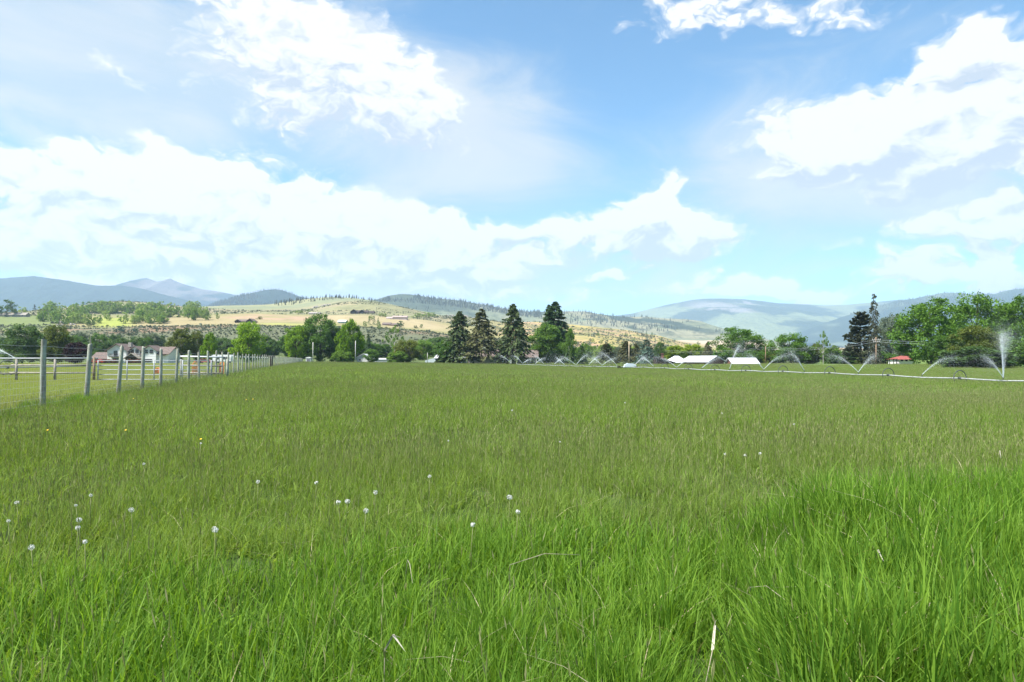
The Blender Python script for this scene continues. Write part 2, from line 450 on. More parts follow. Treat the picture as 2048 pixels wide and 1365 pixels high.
HILL = [
    (330, [(0, 720.5), (2048, 720.5)]),
    (450, [(0, 702), (400, 702), (640, 704), (900, 709), (1100, 713), (1300, 717), (1500, 718), (2250, 718)]),
    (650, [(-300, 657), (0, 657), (100, 655), (200, 657), (300, 655), (400, 653), (500, 651), (640, 655), (740, 658), (850, 667), (900, 675), (1000, 685), (1100, 690), (1200, 695), (1300, 704), (1400, 711), (1500, 714), (2250, 715)]),
    (1000, [(-300, 632), (0, 632), (100, 630), (200, 629), (300, 631), (415, 630), (500, 628), (640, 630), (740, 632), (830, 640), (900, 648), (1000, 658), (1100, 664), (1200, 672), (1300, 689), (1400, 703), (1500, 708), (1600, 707), (1680, 699), (1720, 699), (1800, 706), (2250, 706)]),
    (1400, [(-300, 622), (0, 627), (60, 624), (120, 619), (172, 613), (215, 605), (240, 603.5), (280, 606), (330, 611), (420, 617), (520, 622), (590, 624), (630, 618), (680, 607), (720, 602.5), (760, 606), (800, 614), (830, 622), (870, 632), (930, 634), (1000, 645), (1080, 645), (1150, 652), (1250, 662), (1320, 674), (1380, 690), (1430, 701), (1600, 707), (2250, 707)]),
    (2000, [(-300, 640), (200, 632), (330, 622), (400, 617), (450, 613), (500, 612), (540, 610), (560, 607), (600, 601), (650, 596), (700, 597), (740, 602), (780, 610), (830, 622), (900, 637), (1000, 652), (1200, 672), (1300, 681), (1340, 681), (1440, 681), (1520, 685), (1560, 699), (1640, 712), (2250, 712)]),
    (2700, [(0, 706), (2048, 706)]),
    (4000, [(0, 712), (2048, 712)]),
]


def TH(X, Y):
    X = np.asarray(X, float); Y = np.asarray(Y, float)
    px = 1024 + F * X / np.maximum(Y, 4.0)
    zs = [EYE + (HOR - np.interp(px, [a for a, b in cv_], [b for a, b in cv_])) / F * Yk for Yk, cv_ in HILL]
    ys = [Yk for Yk, _ in HILL]
    z = np.where(Y <= 330, zs[0], zs[-1])
    for i in range(len(ys) - 1):
        t = np.clip((Y - ys[i]) / (ys[i + 1] - ys[i]), 0, 1)
        sm = t * t * (3 - 2 * t)
        tt = 0.45 * t + 0.55 * sm
        z = np.where((Y > ys[i]) & (Y <= ys[i + 1]), zs[i] * (1 - tt) + zs[i + 1] * tt, z)
    z = z + sstep(420, 700, Y) * (1 - sstep(2400, 3000, Y)) * ((fbm(X / 130, Y / 130, 3) - .5) * 7 + (fbm(X / 30, Y / 30, 8) - .5) * 2.2)
    b = sstep(290, 335, Y)
    return field_z(X, Y) * (1 - b) + z * b


def th(X, Y): return float(TH(np.array([X]), np.array([Y]))[0])
def fence_x(Y): return -0.2835 * Y - 6.776


def ground_col(X, Y, Z):
    px = 1024 + F * X / np.maximum(Y, 4); py = HOR - (Z - EYE) * F / np.maximum(Y, 4)
    def C(*c): return np.array(c, float)
    out = np.empty(X.shape + (3,)); out[:] = C(.050, .080, .022)
    def put(mask, c): out[:] = out * (1 - mask[..., None]) + np.asarray(c) * mask[..., None]
    n1 = fbm(X / 60, Y / 60, 21); n2 = fbm(X / 18, Y / 18, 22); n3 = fbm(X / 200, Y / 140, 23)
    padd = sstep(0, -1.2, X - fence_x(np.minimum(Y, 330))) * sstep(2, 8, Y)
    put(padd * (Y < 400), C(.16, .195, .06)); put(padd * (Y < 400) * sstep(.45, .7, n2) * .6, C(.19, .20, .08))
    put(sstep(285, 300, Y), C(.10, .13, .05))
    put(sstep(185, 200, Y) * sstep(1560, 1700, px) * (Y < 400), C(.13, .19, .05))
    # lower slope: sage and bare soil
    put(sstep(400, 460, Y), C(.125, .135, .08))
    put(sstep(430, 480, Y) * sstep(.5, .64, n1), C(.20, .145, .095))
    put(sstep(500, 560, Y) * sstep(640, 700, Y) * 0 + sstep(430, 600, Y) * sstep(.55, .7, n2) * .6, C(.085, .10, .062))
    # bench fields
    bench = sstep(660, 720, Y) * (1 - sstep(1010, 1080, Y))
    put(bench * (px < 1000), C(.23, .215, .10))
    put(bench * sstep(.44, .62, n3 + .25 * (n2 - .5)) * (px < 900) * .7, C(.31, .25, .145))
    put(bench * sstep(430, 470, px) * (1 - sstep(610, 700, px)) * sstep(800, 830, Y) * (1 - sstep(900, 930, Y)) * sstep(.35, .55, n2), C(.34, .24, .16))
    put(bench * sstep(640, 680, px) * (1 - sstep(860, 920, px)) * sstep(760, 800, Y) * (1 - sstep(900, 960, Y)) * (.35 + .65 * sstep(.4, .6, n1)), C(.34, .28, .165))
    put(bench * sstep(180, 190, px) * (1 - sstep(255, 270, px)) * (1 - sstep(860, 900, Y)), C(.26, .29, .07))
    put(bench * sstep(500, 540, px) * (1 - sstep(640, 700, px)) * (1 - sstep(740, 760, Y)), C(.30, .30, .10))
    put((px < 110) * sstep(560, 640, Y) * (1 - sstep(1000, 1100, Y)) * 1.0, C(.15, .18, .07))
    # knolls
    up = sstep(1020, 1120, Y)
    put(up, C(.235, .225, .12)); put(up * sstep(.5, .62, n1), C(.27, .23, .14)); put(up * sstep(.5, .6, n2) * .5, C(.14, .15, .085))
    put(sstep(1500, 1700, Y), C(.19, .205, .12)); put(sstep(1500, 1700, Y) * sstep(.5, .6, n3) * .7, C(.25, .24, .13))
    # the dry slope right of the spruces, and the pale flat farther right
    r = sstep(950, 1050, px) * (1 - sstep(1420, 1480, px)) * sstep(520, 640, Y)
    put(r, C(.33, .27, .11)); put(r * sstep(.47, .6, n1), C(.36, .25, .15)); put(r * sstep(.52, .64, n2) * .7, C(.14, .16, .07))
    put(sstep(1270, 1330, px) * sstep(1500, 1700, Y) * (1 - sstep(1540, 1580, px)), C(.42, .34, .25))
    put(sstep(1600, 1660, px) * sstep(330, 420, Y), C(.13, .17, .07)); put(sstep(1640, 1680, px) * (1 - sstep(1730, 1770, px)) * sstep(900, 960, Y), C(.34, .28, .19))
    put(sstep(2500, 2700, Y), C(.12, .15, .08))
    return out


def nonuni(segs):
    r = [segs[0][0]]
    for a, b, st in segs:
        k = max(1, int(round((b - a) / st))); r += [a + (b - a) * (i + 1) / k for i in range(k)]
    return np.array(r)


gx = nonuni([(-16000, -3000, 1000), (-3000, -1500, 60), (-1500, -300, 9), (-300, -60, 5), (-60, 60, 2), (60, 300, 5), (300, 900, 10), (900, 3000, 60), (3000, 16000, 1000)])
gy = nonuni([(-4000, -60, 400), (-60, 40, 2), (40, 330, 4), (330, 1500, 8), (1500, 2700, 14), (2700, 4000, 60), (4000, 17000, 800)])
Xg, Yg = np.meshgrid(gx, gy); Zg = TH(Xg, Yg)
Zg = np.where(Yg > 4000, np.minimum(Zg, 22 - (Yg - 4000) * 0.002), Zg)
ground = obj('ground', grid_mesh('ground', Xg, Yg, Zg, ground_col(Xg, Yg, Zg)), None, vcol_mat('ground_soil', 0.05, 0.55, 0.9, 0.5, 0.4, (.06, .07, .04), (.56, .68), .45))
tag(ground, kind='structure')


# ------------------------------------------------------------------ mountains
def curve(pts, x): return np.interp(x, [p[0] for p in pts], [p[1] for p in pts])


def mountain(name, D, pts, front, seed, colf, base_y=708, relief=0.16, jag=0.6, step=3, mat=None, back=0.25):
    xs = np.arange(pts[0][0], pts[-1][0] + 1, step, float)
    tr = np.concatenate([np.linspace(0, 1, 46), 1 + np.linspace(0, 1, 8)[1:]])
    yr = curve(pts, xs) + (fbm(xs / 9, xs * 0, seed, 3) - .5) * 2 * jag
    yr = np.convolve(np.pad(yr, 2, 'edge'), [.0, .15, .7, .15, .0], 'valid')
    T, XX = np.meshgrid(tr, xs, indexing='ij')
    hr = np.broadcast_to(EYE + (HOR - yr) / F * D, T.shape)
    hb = EYE + (HOR - base_y) / F * D * (1 - front)
    Y = np.where(T <= 1, D - D * front * (1 - T), D + D * back * (T - 1))
    X = (XX - 1024) / F * D
    tt = np.clip(T, 0, 1)
    w = X / D * 9
    sp = 1 - np.abs(2 * fbm(w * 1.5 + tt * .7, tt * 1.3 + w * .25, seed + 5, 5, .55) - 1)      # ridges and gullies
    shape = tt ** 1.05
    Z = hb + (hr - hb) * (shape + (sp - .62) * relief * 6 * tt * (1 - tt) * np.clip(1.3 - tt * .6, 0, 1))
    lim = hb + (hr - hb) * np.clip(.25 + .76 * tt, 0, 1)
    Z = np.minimum(Z, lim)
    Z = np.where(T > 1, hr - (hr - hb) * (T - 1) ** 1.2 * 1.02, Z)
    Z = np.maximum(Z, hb - 5)
    c = colf(XX, HOR - (Z - EYE) * F / Y, tt, sp, X, Y)
    o = obj(name, grid_mesh(name, X, Y, Z, c), None, mat)
    return tag(o, kind='structure'), (xs, yr, X, Y, Z)


def C3(shape, c):
    a = np.empty(shape + (3,)); a[:] = c; return a


def lay(a, m, c): return a * (1 - m[..., None]) + np.asarray(c) * m[..., None]


FOR, GRS, DRY, ROCK = (.026, .044, .034), (.10, .125, .08), (.25, .22, .14), (.20, .17, .155)


def col_forest(mix=.5, rock=0.0):
    def f(XX, py, tt, sp, X, Y):
        n = fbm(X / 500, Y / 500, 31, 5); a = C3(XX.shape, FOR)
        a = lay(a, sstep(mix, mix + .12, n), GRS)
        if rock: a = lay(a, sstep(.45, .95, tt) * sstep(.42, .55, fbm(X / 350, Y / 500, 40, 5)) * rock, ROCK)
        return a
    return f


def col_hills(XX, py, tt, sp, X, Y):
    n = fbm(X / 260, Y / 260, 33, 5); a = C3(XX.shape, (.17, .19, .115)); a = lay(a, sstep(.5, .6, n), (.22, .215, .135))
    a = lay(a, sstep(.55, .7, tt) * (1 - sstep(1060, 1150, XX)) * sstep(.40, .55, fbm(X / 200, Y / 300, 34, 4)) * .8, (.045, .065, .048))
    a = lay(a, sstep(.25, .5, tt) * sstep(1020, 1100, XX) * (1 - sstep(1330, 1420, XX)) * sstep(.50, .6, fbm(X / 120, Y / 160, 35, 4)), (.045, .065, .045))
    return a


def col_right(XX, py, tt, sp, X, Y):
    n = fbm(X / 700, Y / 700, 36, 5); a = C3(XX.shape, (.04, .062, .042))
    a = lay(a, sstep(.52, .62, n + .18 * (1 - tt)), (.16, .19, .10))
    scar = sstep(.50, .58, fbm(X / 260 + .6 * Y / 260, Y / 420, 37, 5)) * np.exp(-((XX - 1400) / 42) ** 2 - ((py - 617) / 14) ** 2) * 1.5
    a = lay(a, np.clip(scar - .3, 0, .7), (.27, .245, .23))
    a = lay(a, sstep(.6, .66, fbm(X / 90, Y / 90, 38, 4)) * np.exp(-((XX - 1475) / 30) ** 2 - ((py - 606) / 5) ** 2), (.24, .22, .21))
    return a


MM = vcol_mat('mountain_slope', 0.004, 0.03, 0.8, 0.9, 14.0, (.02, .035, .024), (.50, .62), .55)
mountain('mountain', 9000, [(-420, 585), (-200, 570), (0, 560), (180, 575), (205, 572), (230, 571), (250, 566), (268, 560), (280, 557), (290, 556), (300, 559), (312, 563.5), (326, 561), (338, 556.5), (346, 561), (366, 568.5), (400, 578), (440, 584), (470, 590), (520, 598), (600, 606), (800, 630), (900, 660)], .35, 3, col_forest(.66, .7), relief=.22, jag=.5, mat=MM)
mountain('mountain', 7000, [(-420, 560), (-200, 556), (-60, 558), (0, 557), (40, 553.5), (65, 552), (95, 556), (130, 561), (165, 567), (200, 572), (240, 571), (280, 577), (320, 588), (370, 600), (420, 612), (520, 640)], .3, 5, col_forest(.78), jag=.7, mat=MM)
_, HB = mountain('forest_hill', 5600, [(380, 640), (430, 606), (455, 600), (480, 592), (505, 586), (530, 580.5), (550, 578.5), (565, 581), (585, 589), (605, 595), (640, 601), (700, 612), (800, 640)], .3, 7, col_forest(.74), jag=.6, mat=MM)
_, HC = mountain('forest_hill', 3900, [(640, 640), (700, 606), (730, 602), (757, 598.5), (775, 592), (800, 588), (822, 589), (850, 594), (880, 598), (910, 600), (950, 607), (980, 612), (1010, 618), (1050, 624), (1080, 624), (1130, 623), (1170, 623), (1195, 628), (1225, 632), (1260, 634), (1290, 634), (1330, 637), (1370, 639), (1400, 642), (1425, 652), (1450, 661), (1500, 680), (1560, 700)], .32, 9, col_hills, relief=.12, jag=.5, mat=MM)
mountain('mountain', 10500, [(1000, 660), (1120, 640), (1230, 632), (1262, 628), (1300, 618), (1340, 609), (1380, 601), (1408, 598), (1440, 597.5), (1490, 599), (1520, 602), (1560, 607), (1610, 609), (1650, 611), (1690, 610), (1735, 606), (1800, 600), (1900, 598), (2100, 604), (2300, 610), (2500, 640)], .36, 11, col_right, relief=.2, jag=.3, mat=MM)
_, HE = mountain('mountain', 7500, [(1560, 680), (1640, 650), (1720, 622), (1790, 603), (1830, 598), (1860, 591), (1890, 585.5), (1910, 585.5), (1945, 589), (1990, 588), (2020, 580), (2048, 577), (2120, 570), (2250, 566), (2400, 580), (2500, 600)], .3, 13, col_forest(.6), jag=.8, mat=MM)

# ------------------------------------------------------------------ haze: the air between here and the mountains
hz = MB().box(-15500, 15500, -3900, 16900, float(Zg.min()) - 1.0, 1400).build('haze', None)
tag(hz, 'pale bluish air haze over the valley', 'haze', kind='stuff')
hm, ht, ho = new_mat('haze')
pv = ht.n('ShaderNodeVolumePrincipled'); pv.inputs['Color'].default_value = (.56, .75, 1.0, 1); pv.inputs['Density'].default_value = 7.5e-5; pv.inputs['Anisotropy'].default_value = 0.1
ht.link(pv.outputs[0], ho.inputs['Volume']); hz.data.materials.append(hm)

# ------------------------------------------------------------------ trees
def rot_frames(n, rng, up=0.0):
    """random leaf frames; up > 0 turns leaf faces towards the sky"""
    nrm = rng.normal(size=(n, 3)); nrm /= np.linalg.norm(nrm, axis=1, keepdims=True)
    nrm[:, 2] = np.abs(nrm[:, 2]) + up; nrm /= np.linalg.norm(nrm, axis=1, keepdims=True)
    a = np.cross(nrm, rng.normal(size=(n, 3))); a /= np.linalg.norm(a, axis=1, keepdims=True)
    return a, np.cross(nrm, a)


def leaf_quads(c, size, rng, up=0.35, asp=0.62):
    a, b = rot_frames(len(c), rng, up); s = size[:, None]
    a = a * s; b = b * s * asp
    return np.stack([c - a, c - b * .9 + a * .1, c + a, c + b * .9 - a * .1], 1)


SHAPES = {
    'round': lambda h: np.sqrt(np.clip(1 - ((h - .56) / .46) ** 2, 0, 1)),
    'oval': lambda h: np.sqrt(np.clip(1 - ((h - .54) / .48) ** 2, 0, 1)) ** .8 * (1 - .25 * np.clip(h - .4, 0, 1)),
    'dome': lambda h: np.clip((h - .05) / .12, 0, 1) ** .5 * np.sqrt(np.clip(1 - (np.clip(h - .35, 0, 1) / .67) ** 2, 0, 1)),
    'column': lambda h: np.clip((h - .06) / .2, 0, 1) ** .6 * np.clip((1.02 - h) / .45, 0, 1) ** .6,
    'airy': lambda h: np.clip((h - .2) / .25, 0, 1) * np.clip((1.02 - h) / .5, 0, 1) ** .7,
    'bush': lambda h: np.sqrt(np.clip(1 - ((h - .42) / .6) ** 2, 0, 1)),
}


def make_broadleaf(seed, shape, nclump=70, nleaf=110, leaf=.020, clr=.085, fill=.55, hmin=.08, upright=0.0):
    """unit tree: 1 high, half width 0.5; returns trunk mesh and crown mesh"""
    rng = np.random.default_rng(seed); f = SHAPES[shape]
    lob = rng.uniform(0, 2 * math.pi, 4); la = rng.uniform(.05, .16, 4)
    cs = []
    while len(cs) < nclump:
        h = rng.uniform(hmin, .97); r0 = float(f(np.array(h))) * .5
        if rng.uniform() > (r0 / .5) ** 1.1 + .08: continue
        t = rng.uniform(0, 2 * math.pi)
        r0 *= 1 + sum(la[k] * math.sin((k + 1) * t + lob[k] + 5 * h) for k in range(4)) - .1
        rr = r0 * (1 - (1 - fill) * rng.uniform() ** 1.6) - clr * .15
        cs.append((max(rr, 0) * math.cos(t), max(rr, 0) * math.sin(t), h * .96))
    cs = np.array(cs); cr = clr * rng.uniform(.6, 1.25, nclump)
    k = rng.integers(nclump, size=nclump * nleaf)
    off = rng.normal(size=(len(k), 3)); off /= np.linalg.norm(off, axis=1, keepdims=True)
    off *= (rng.uniform(0, 1, len(k)) ** .45)[:, None]; off[:, 2] *= .8 + upright
    p = cs[k] + off * cr[k][:, None]
    p[:, 2] = np.clip(p[:, 2], .015, 1.02)
    crnd = rng.uniform(0, 1, nclump)
    rnd = np.clip(.5 * rng.uniform(0, 1, len(k)) + .5 * crnd[k], 0, 1)
    crown = quads_mesh('crown', leaf_quads(p, leaf * rng.uniform(.6, 1.3, len(k)), rng), rnd)
    tb = MB(); top = Vector((rng.normal() * .02, rng.normal() * .02, .86))
    tb.tube([(0, 0, -.02), (0, 0, .04), (top.x * .3, top.y * .3, .3), (top.x * .7, top.y * .7, .6), top], [.026, .019, .015, .009, .002], 7)
    for i in range(0, nclump, 3):
        c = Vector(cs[i]); z0 = max(.06, c.z * rng.uniform(.45, .7)); s = Vector((top.x * z0, top.y * z0, z0))
        mid = s.lerp(c, .5) + Vector((0, 0, .02)); r = .007 * (1.1 - z0)
        tb.tube([s, mid, c], [r, r * .65, r * .25], 4, False)
    return tb.mesh('trunk', True), crown


def make_conifer(seed, levels=26, nb=8, droop=.35, fullness=1.0, power=.85, base=.06, card=.03, dens=11, gap=0.0, top_narrow=1.0):
    """unit conifer: 1 high, half width 0.5 at the skirt"""
    rng = np.random.default_rng(seed); cen = []; ax = []; sz = []; rn = []
    tb = MB(); tb.tube([(0, 0, -.02), (0, 0, .1), (0, 0, .5), (0, 0, .99)], [.022, .017, .009, .001], 7)
    for i in range(levels):
        h = base + (1 - base) * (i / levels) ** .92 + rng.normal() * .004
        R = .5 * (1 - (h - base) / (1 - base)) ** power * top_narrow + .012
        for b in range(nb):
            if rng.uniform() < gap: continue
            t = rng.uniform(0, 2 * math.pi); L = R * rng.uniform(.68, 1.18) * (1 if rng.uniform() > .08 else 1.15)
            d = np.array([math.cos(t), math.sin(t)]); side = np.array([-d[1], d[0]])
            dr = droop * L * rng.uniform(.6, 1.3); up = .25 * (h > .7)
            if b % 2 == 0 and L > .06:
                tb.tube([(0, 0, h), (d[0] * L * .55, d[1] * L * .55, h - dr * .35), (d[0] * L * .95, d[1] * L * .95, h - dr * .75)], [.004, .0025, .0008], 3, False)
            n = max(3, int(dens * fullness * (.35 + L / .5)))
            s = np.sqrt(rng.uniform(.02, 1, n)); br = rng.uniform()
            w = (1.05 - s) * L * .34 * rng.uniform(-1, 1, n)
            for q in range(n):
                rr = s[q] * L
                cen.append((d[0] * rr + side[0] * w[q], d[1] * rr + side[1] * w[q], h - dr * s[q] ** 1.4 + up * rr * .6 + rng.normal() * .004))
                ax.append((d[0] + side[0] * w[q] * 5 + rng.normal() * .25, d[1] + side[1] * w[q] * 5 + rng.normal() * .25, -.25 - .35 * droop + up + rng.normal() * .22))
                sz.append(card * rng.uniform(.6, 1.3)); rn.append(.55 * rng.uniform() + .45 * br)
    cen = np.array(cen); ax = np.array(ax); ax /= np.linalg.norm(ax, axis=1, keepdims=True); sz = np.array(sz)[:, None]
    up = rng.normal(size=ax.shape) * .5 + np.array([0, 0, 1.]); b = np.cross(ax, up); b /= np.linalg.norm(b, axis=1, keepdims=True)
    a = ax * sz; b = b * sz * .6
    V = np.stack([cen - a, cen - b, cen + a, cen + b], 1)
    return tb.mesh('trunk', True), quads_mesh('crown', V, np.array(rn))


TREE = {
    'maple': make_broadleaf(1, 'oval', 150, 90, .022, .10, .5, .04),
    'maple2': make_broadleaf(2, 'round', 140, 90, .022, .105, .5, .05),
    'cotton': make_broadleaf(3, 'dome', 150, 95, .019, .10, .45, .04),
    'cotton2': make_broadleaf(4, 'round', 130, 90, .021, .105, .45, .05),
    'cotton3': make_broadleaf(14, 'dome', 130, 100, .020, .11, .45, .03),
    'column': make_broadleaf(5, 'column', 130, 85, .024, .11, .45, .03),
    'birch': make_broadleaf(6, 'airy', 100, 75, .021, .10, .4, .08),
    'airy': make_broadleaf(7, 'airy', 34, 70, .020, .075, .5, .25),
    'bush': make_broadleaf(8, 'bush', 90, 95, .034, .14, .5, .02),
    'small1': make_broadleaf(9, 'oval', 30, 42, .040, .12, .5),
    'small2': make_broadleaf(10, 'dome', 32, 42, .040, .12, .5),
    'small3': make_broadleaf(11, 'column', 28, 42, .042, .12, .5),
    'spruce': make_conifer(21, 34, 11, .30, 1.0, .78, .17, .030, 18),
    'spruce2': make_conifer(22, 30, 10, .32, .9, .80, .24, .031, 16, .08),
    'spruce3': make_conifer(23, 32, 10, .30, 1.05, .85, .03, .034, 16),
    'fir': make_conifer(24, 32, 12, .22, 1.2, .66, .04, .032, 22),
    'bluespruce': make_conifer(25, 20, 10, .18, 1.1, .82, .04, .040, 13),
    'pine': make_conifer(26, 22, 10, -.1, 1.1, .5, .10, .046, 18, .1),
    'snag': make_conifer(27, 34, 9, .3, .7, .6, .05, .032, 12, .15),
    'tinycon': make_conifer(28, 11, 6, .25, .7, .8, .05, .070, 6),
}
LEAF = {
    'bright': leaf_mat('leaf_bright', (.062, .130, .008), (.175, .275, .022), .45),
    'mid': leaf_mat('leaf_mid', (.034, .080, .016), (.098, .178, .034), .38),
    'fresh': leaf_mat('leaf_fresh', (.050, .105, .016), (.140, .225, .045), .42),
    'dark': leaf_mat('leaf_dark', (.028, .062, .020), (.078, .132, .038), .3),
    'cotton': leaf_mat('leaf_cotton', (.036, .088, .012), (.105, .195, .026), .38),
    'olive': leaf_mat('leaf_olive', (.050, .072, .016), (.120, .145, .030), .35),
    'grey': leaf_mat('leaf_grey', (.060, .085, .060), (.130, .160, .110), .3),
    'purple': leaf_mat('leaf_purple', (.010, .004, .008), (.035, .012, .020), .15),
    'aspen': leaf_mat('leaf_aspen', (.105, .165, .048), (.230, .300, .095), .42),
    'lime': leaf_mat('leaf_lime', (.10, .16, .012), (.24, .30, .03), .42),
    'redbush': leaf_mat('leaf_redbush', (.10, .030, .02), (.22, .08, .05), .25),
    'spruce': leaf_mat('needle_spruce', (.026, .048, .022), (.088, .118, .044), .2),
    'brown_spruce': leaf_mat('needle_brown', (.046, .056, .024), (.125, .122, .050), .2),
    'blue': leaf_mat('needle_blue', (.028, .062, .046), (.085, .140, .105), .2),
    'darkcon': leaf_mat('needle_dark', (.020, .028, .018), (.066, .070, .040), .15),
    'fir': leaf_mat('needle_fir', (.022, .050, .022), (.070, .115, .038), .2),
}
BARK = plain('bark', (.14, .115, .09), .9, .4, 9, .4, stretch=(1, 1, .2))
BARK_W = plain('bark_pale', (.55, .52, .46), .8, .3, 12, .2, stretch=(1, 1, .4))


def tree(kind, leaf, x, Y, top, w, label, cat='tree', group=None, bark=None, name=None, sink=.15, rz=None):
    z = th(PX(x, Y), Y); H = PZ(top, Y) - z + sink; W = w / F * Y
    con = kind in ('spruce', 'spruce2', 'spruce3', 'fir', 'bluespruce', 'pine', 'snag', 'tinycon')
    nm = name or ('conifer_tree' if con else 'leafy_tree')
    if con and kind != 'snag': W *= 1.22
    t = thing(nm, label, cat, (PX(x, Y), Y, z - sink), random.uniform(0, 6.28) if rz is None else rz, group, (W * 1.12, W * 1.12, H))
    tr, cr = TREE[kind]
    obj('trunk', tr, t, bark or BARK); obj('crown', cr, t, LEAF[leaf])
    return t


T_LIST = [
    ('cotton3', 'dark', 45, 232, 646, 78, 'broad dark green tree left of the olive tree behind the wire fence'),
    ('maple', 'olive', 112, 226, 650, 54, 'olive green tree beside the purple-leaved tree'),
    ('maple2', 'purple', 152, 215, 684, 48, 'round purple-leaved tree left of the white house'),
    ('birch', 'olive', 361, 262, 655, 62, 'wide olive birch just right of the white house'),
    ('birch', 'olive', 394, 268, 660, 46, 'thin brownish olive birch between wide birch and narrow lime tree'),
    ('column', 'bright', 418, 256, 664, 32, 'narrow lime green tree behind the orange netting'),
    ('maple', 'bright', 497, 262, 643, 60, 'full round lime green tree standing alone above the fence'),
    ('maple2', 'bright', 592, 290, 651, 52, 'lime green tree left of the tall dark cottonwood'),
    ('cotton', 'mid', 641, 297, 625, 78, 'tall dark cottonwood between two lime green trees'),
    ('cotton3', 'dark', 672, 299, 652, 40, 'dark tree behind the lime columnar tree and cottonwood'),
    ('column', 'bright', 699, 290, 637, 52, 'lime green columnar tree right of the tall dark cottonwood'),
    ('bush', 'fresh', 687, 280, 701, 36, 'round pale green bush at the field edge'),
    ('spruce3', 'fir', 737, 330, 667, 17, 'slim dark evergreen behind the white shed'),
    ('cotton2', 'mid', 744, 283, 698, 29, 'small tree in front of the white shed'),
    ('airy', 'fresh', 790, 305, 646, 40, 'airy pale tree with thin leaves above the long white wall'),
    ('cotton2', 'olive', 812, 288, 679, 56, 'rounded olive green tree right of the long white wall'),
    ('bush', 'fresh', 793, 278, 703, 36, 'low pale green tree in front of the long white wall'),
    ('cotton3', 'fresh', 846, 332, 678, 48, 'mid green tree behind the open shed'),
    ('cotton2', 'mid', 892, 266, 681, 42, 'small green tree before the open shed and left spruce'),
    ('spruce', 'spruce', 920, 268, 622, 66, 'leftmost tall dark spruce beside the brown ranch house'),
    ('spruce2', 'brown_spruce', 963, 262, 617, 68, 'brownish open spruce in front of the brown ranch house'),
    ('spruce', 'spruce', 1026, 261, 607, 64, 'tall pointed dark spruce before the ranch house windows'),
    ('fir', 'fir', 1110, 312, 603, 66, 'broad tall fir behind the ranch house and green tree'),
    ('fir', 'fir', 1098, 314, 609, 40, 'second fir top beside the broad tall fir'),
    ('maple2', 'fresh', 1094, 292, 648, 72, 'round bright green tree in front of the tall firs'),
    ('birch', 'fresh', 1140, 268, 655, 30, 'slender birch with white trunk right of the round green tree'),
    ('bluespruce', 'fir', 1163, 258, 691, 28, 'small cone-shaped spruce behind the sprinkler spray'),
    ('spruce2', 'darkcon', 1213, 272, 685, 38, 'dark pine behind the sprinklers left of the wooden pole'),
    ('spruce', 'brown_spruce', 1252, 278, 682, 38, 'brown green spruce right beside the wooden pole'),
    ('spruce2', 'brown_spruce', 1272, 292, 687, 26, 'brownish conifer between wooden pole and blue spruce'),
    ('bluespruce', 'blue', 1293, 262, 678, 40, 'dense blue green spruce left of the white roofs'),
    ('cotton2', 'dark', 1319, 305, 683, 22, 'small dark round tree behind the dark lean-to'),
    ('maple2', 'lime', 1350, 322, 691, 46, 'yellow green tree left behind the white hipped roof'),
    ('cotton2', 'lime', 1383, 326, 688, 40, 'yellow green tree right behind the white hipped roof'),
    ('spruce2', 'brown_spruce', 1416, 300, 683, 26, 'brown pine left of the wide cottonwood'),
    ('cotton', 'cotton', 1476, 288, 653, 94, 'wide green cottonwood behind the white gabled barn'),
    ('cotton3', 'cotton', 1582, 258, 664, 74, 'green cottonwood right of the white roofs with brown pole'),
    ('airy', 'fresh', 1646, 248, 658, 26, 'tall airy sapling with pale trunk near the shrubs'),
    ('cotton2', 'olive', 1632, 256, 686, 30, 'olive green tree left of the airy sapling'),
    ('bush', 'fresh', 1662, 252, 692, 36, 'pale green shrub tree right of the airy sapling'),
    ('pine', 'darkcon', 1722, 212, 624, 52, 'dark broad pine left of the tallest thin conifer'),
    ('snag', 'darkcon', 1749, 206, 586, 32, 'tallest thin sparse conifer beside the power pole'),
    ('cotton', 'grey', 1786, 232, 625, 60, 'grey green willow right of the tall thin conifer'),
    ('cotton', 'cotton', 1862, 186, 593, 118, 'big leafy cottonwood left in the right-hand grove'),
    ('cotton3', 'cotton', 1950, 192, 582, 112, 'tallest cottonwood in the middle of the right-hand grove'),
    ('cotton', 'cotton', 2032, 188, 589, 100, 'cottonwood at the right edge of the grove'),
    ('cotton3', 'cotton', 2120, 190, 586, 100, 'cottonwood cut off past the right edge of the view'),
    ('cotton2', 'mid', 1903, 158, 668, 78, 'smaller tree in front of the big left cottonwood'),
    ('cotton2', 'olive', 1957, 146, 650, 86, 'yellowish bushy tree in front of the grove'),
    ('bush', 'dark', 1950, 142, 694, 112, 'dark wide bush at the foot of the grove'),
    ('bush', 'mid', 2030, 150, 676, 80, 'green bush under the trees at the right edge'),
]
for a in T_LIST:
    pale = a[0] in ('birch', 'airy')
    tree(*a, bark=BARK_W if pale else None, name='shrub' if a[0] == 'bush' and a[5] < 40 or 'bush' in a[6] else None, cat='shrub' if 'bush at' in a[6] or 'wide bush' in a[6] or 'bush under' in a[6] else 'tree')

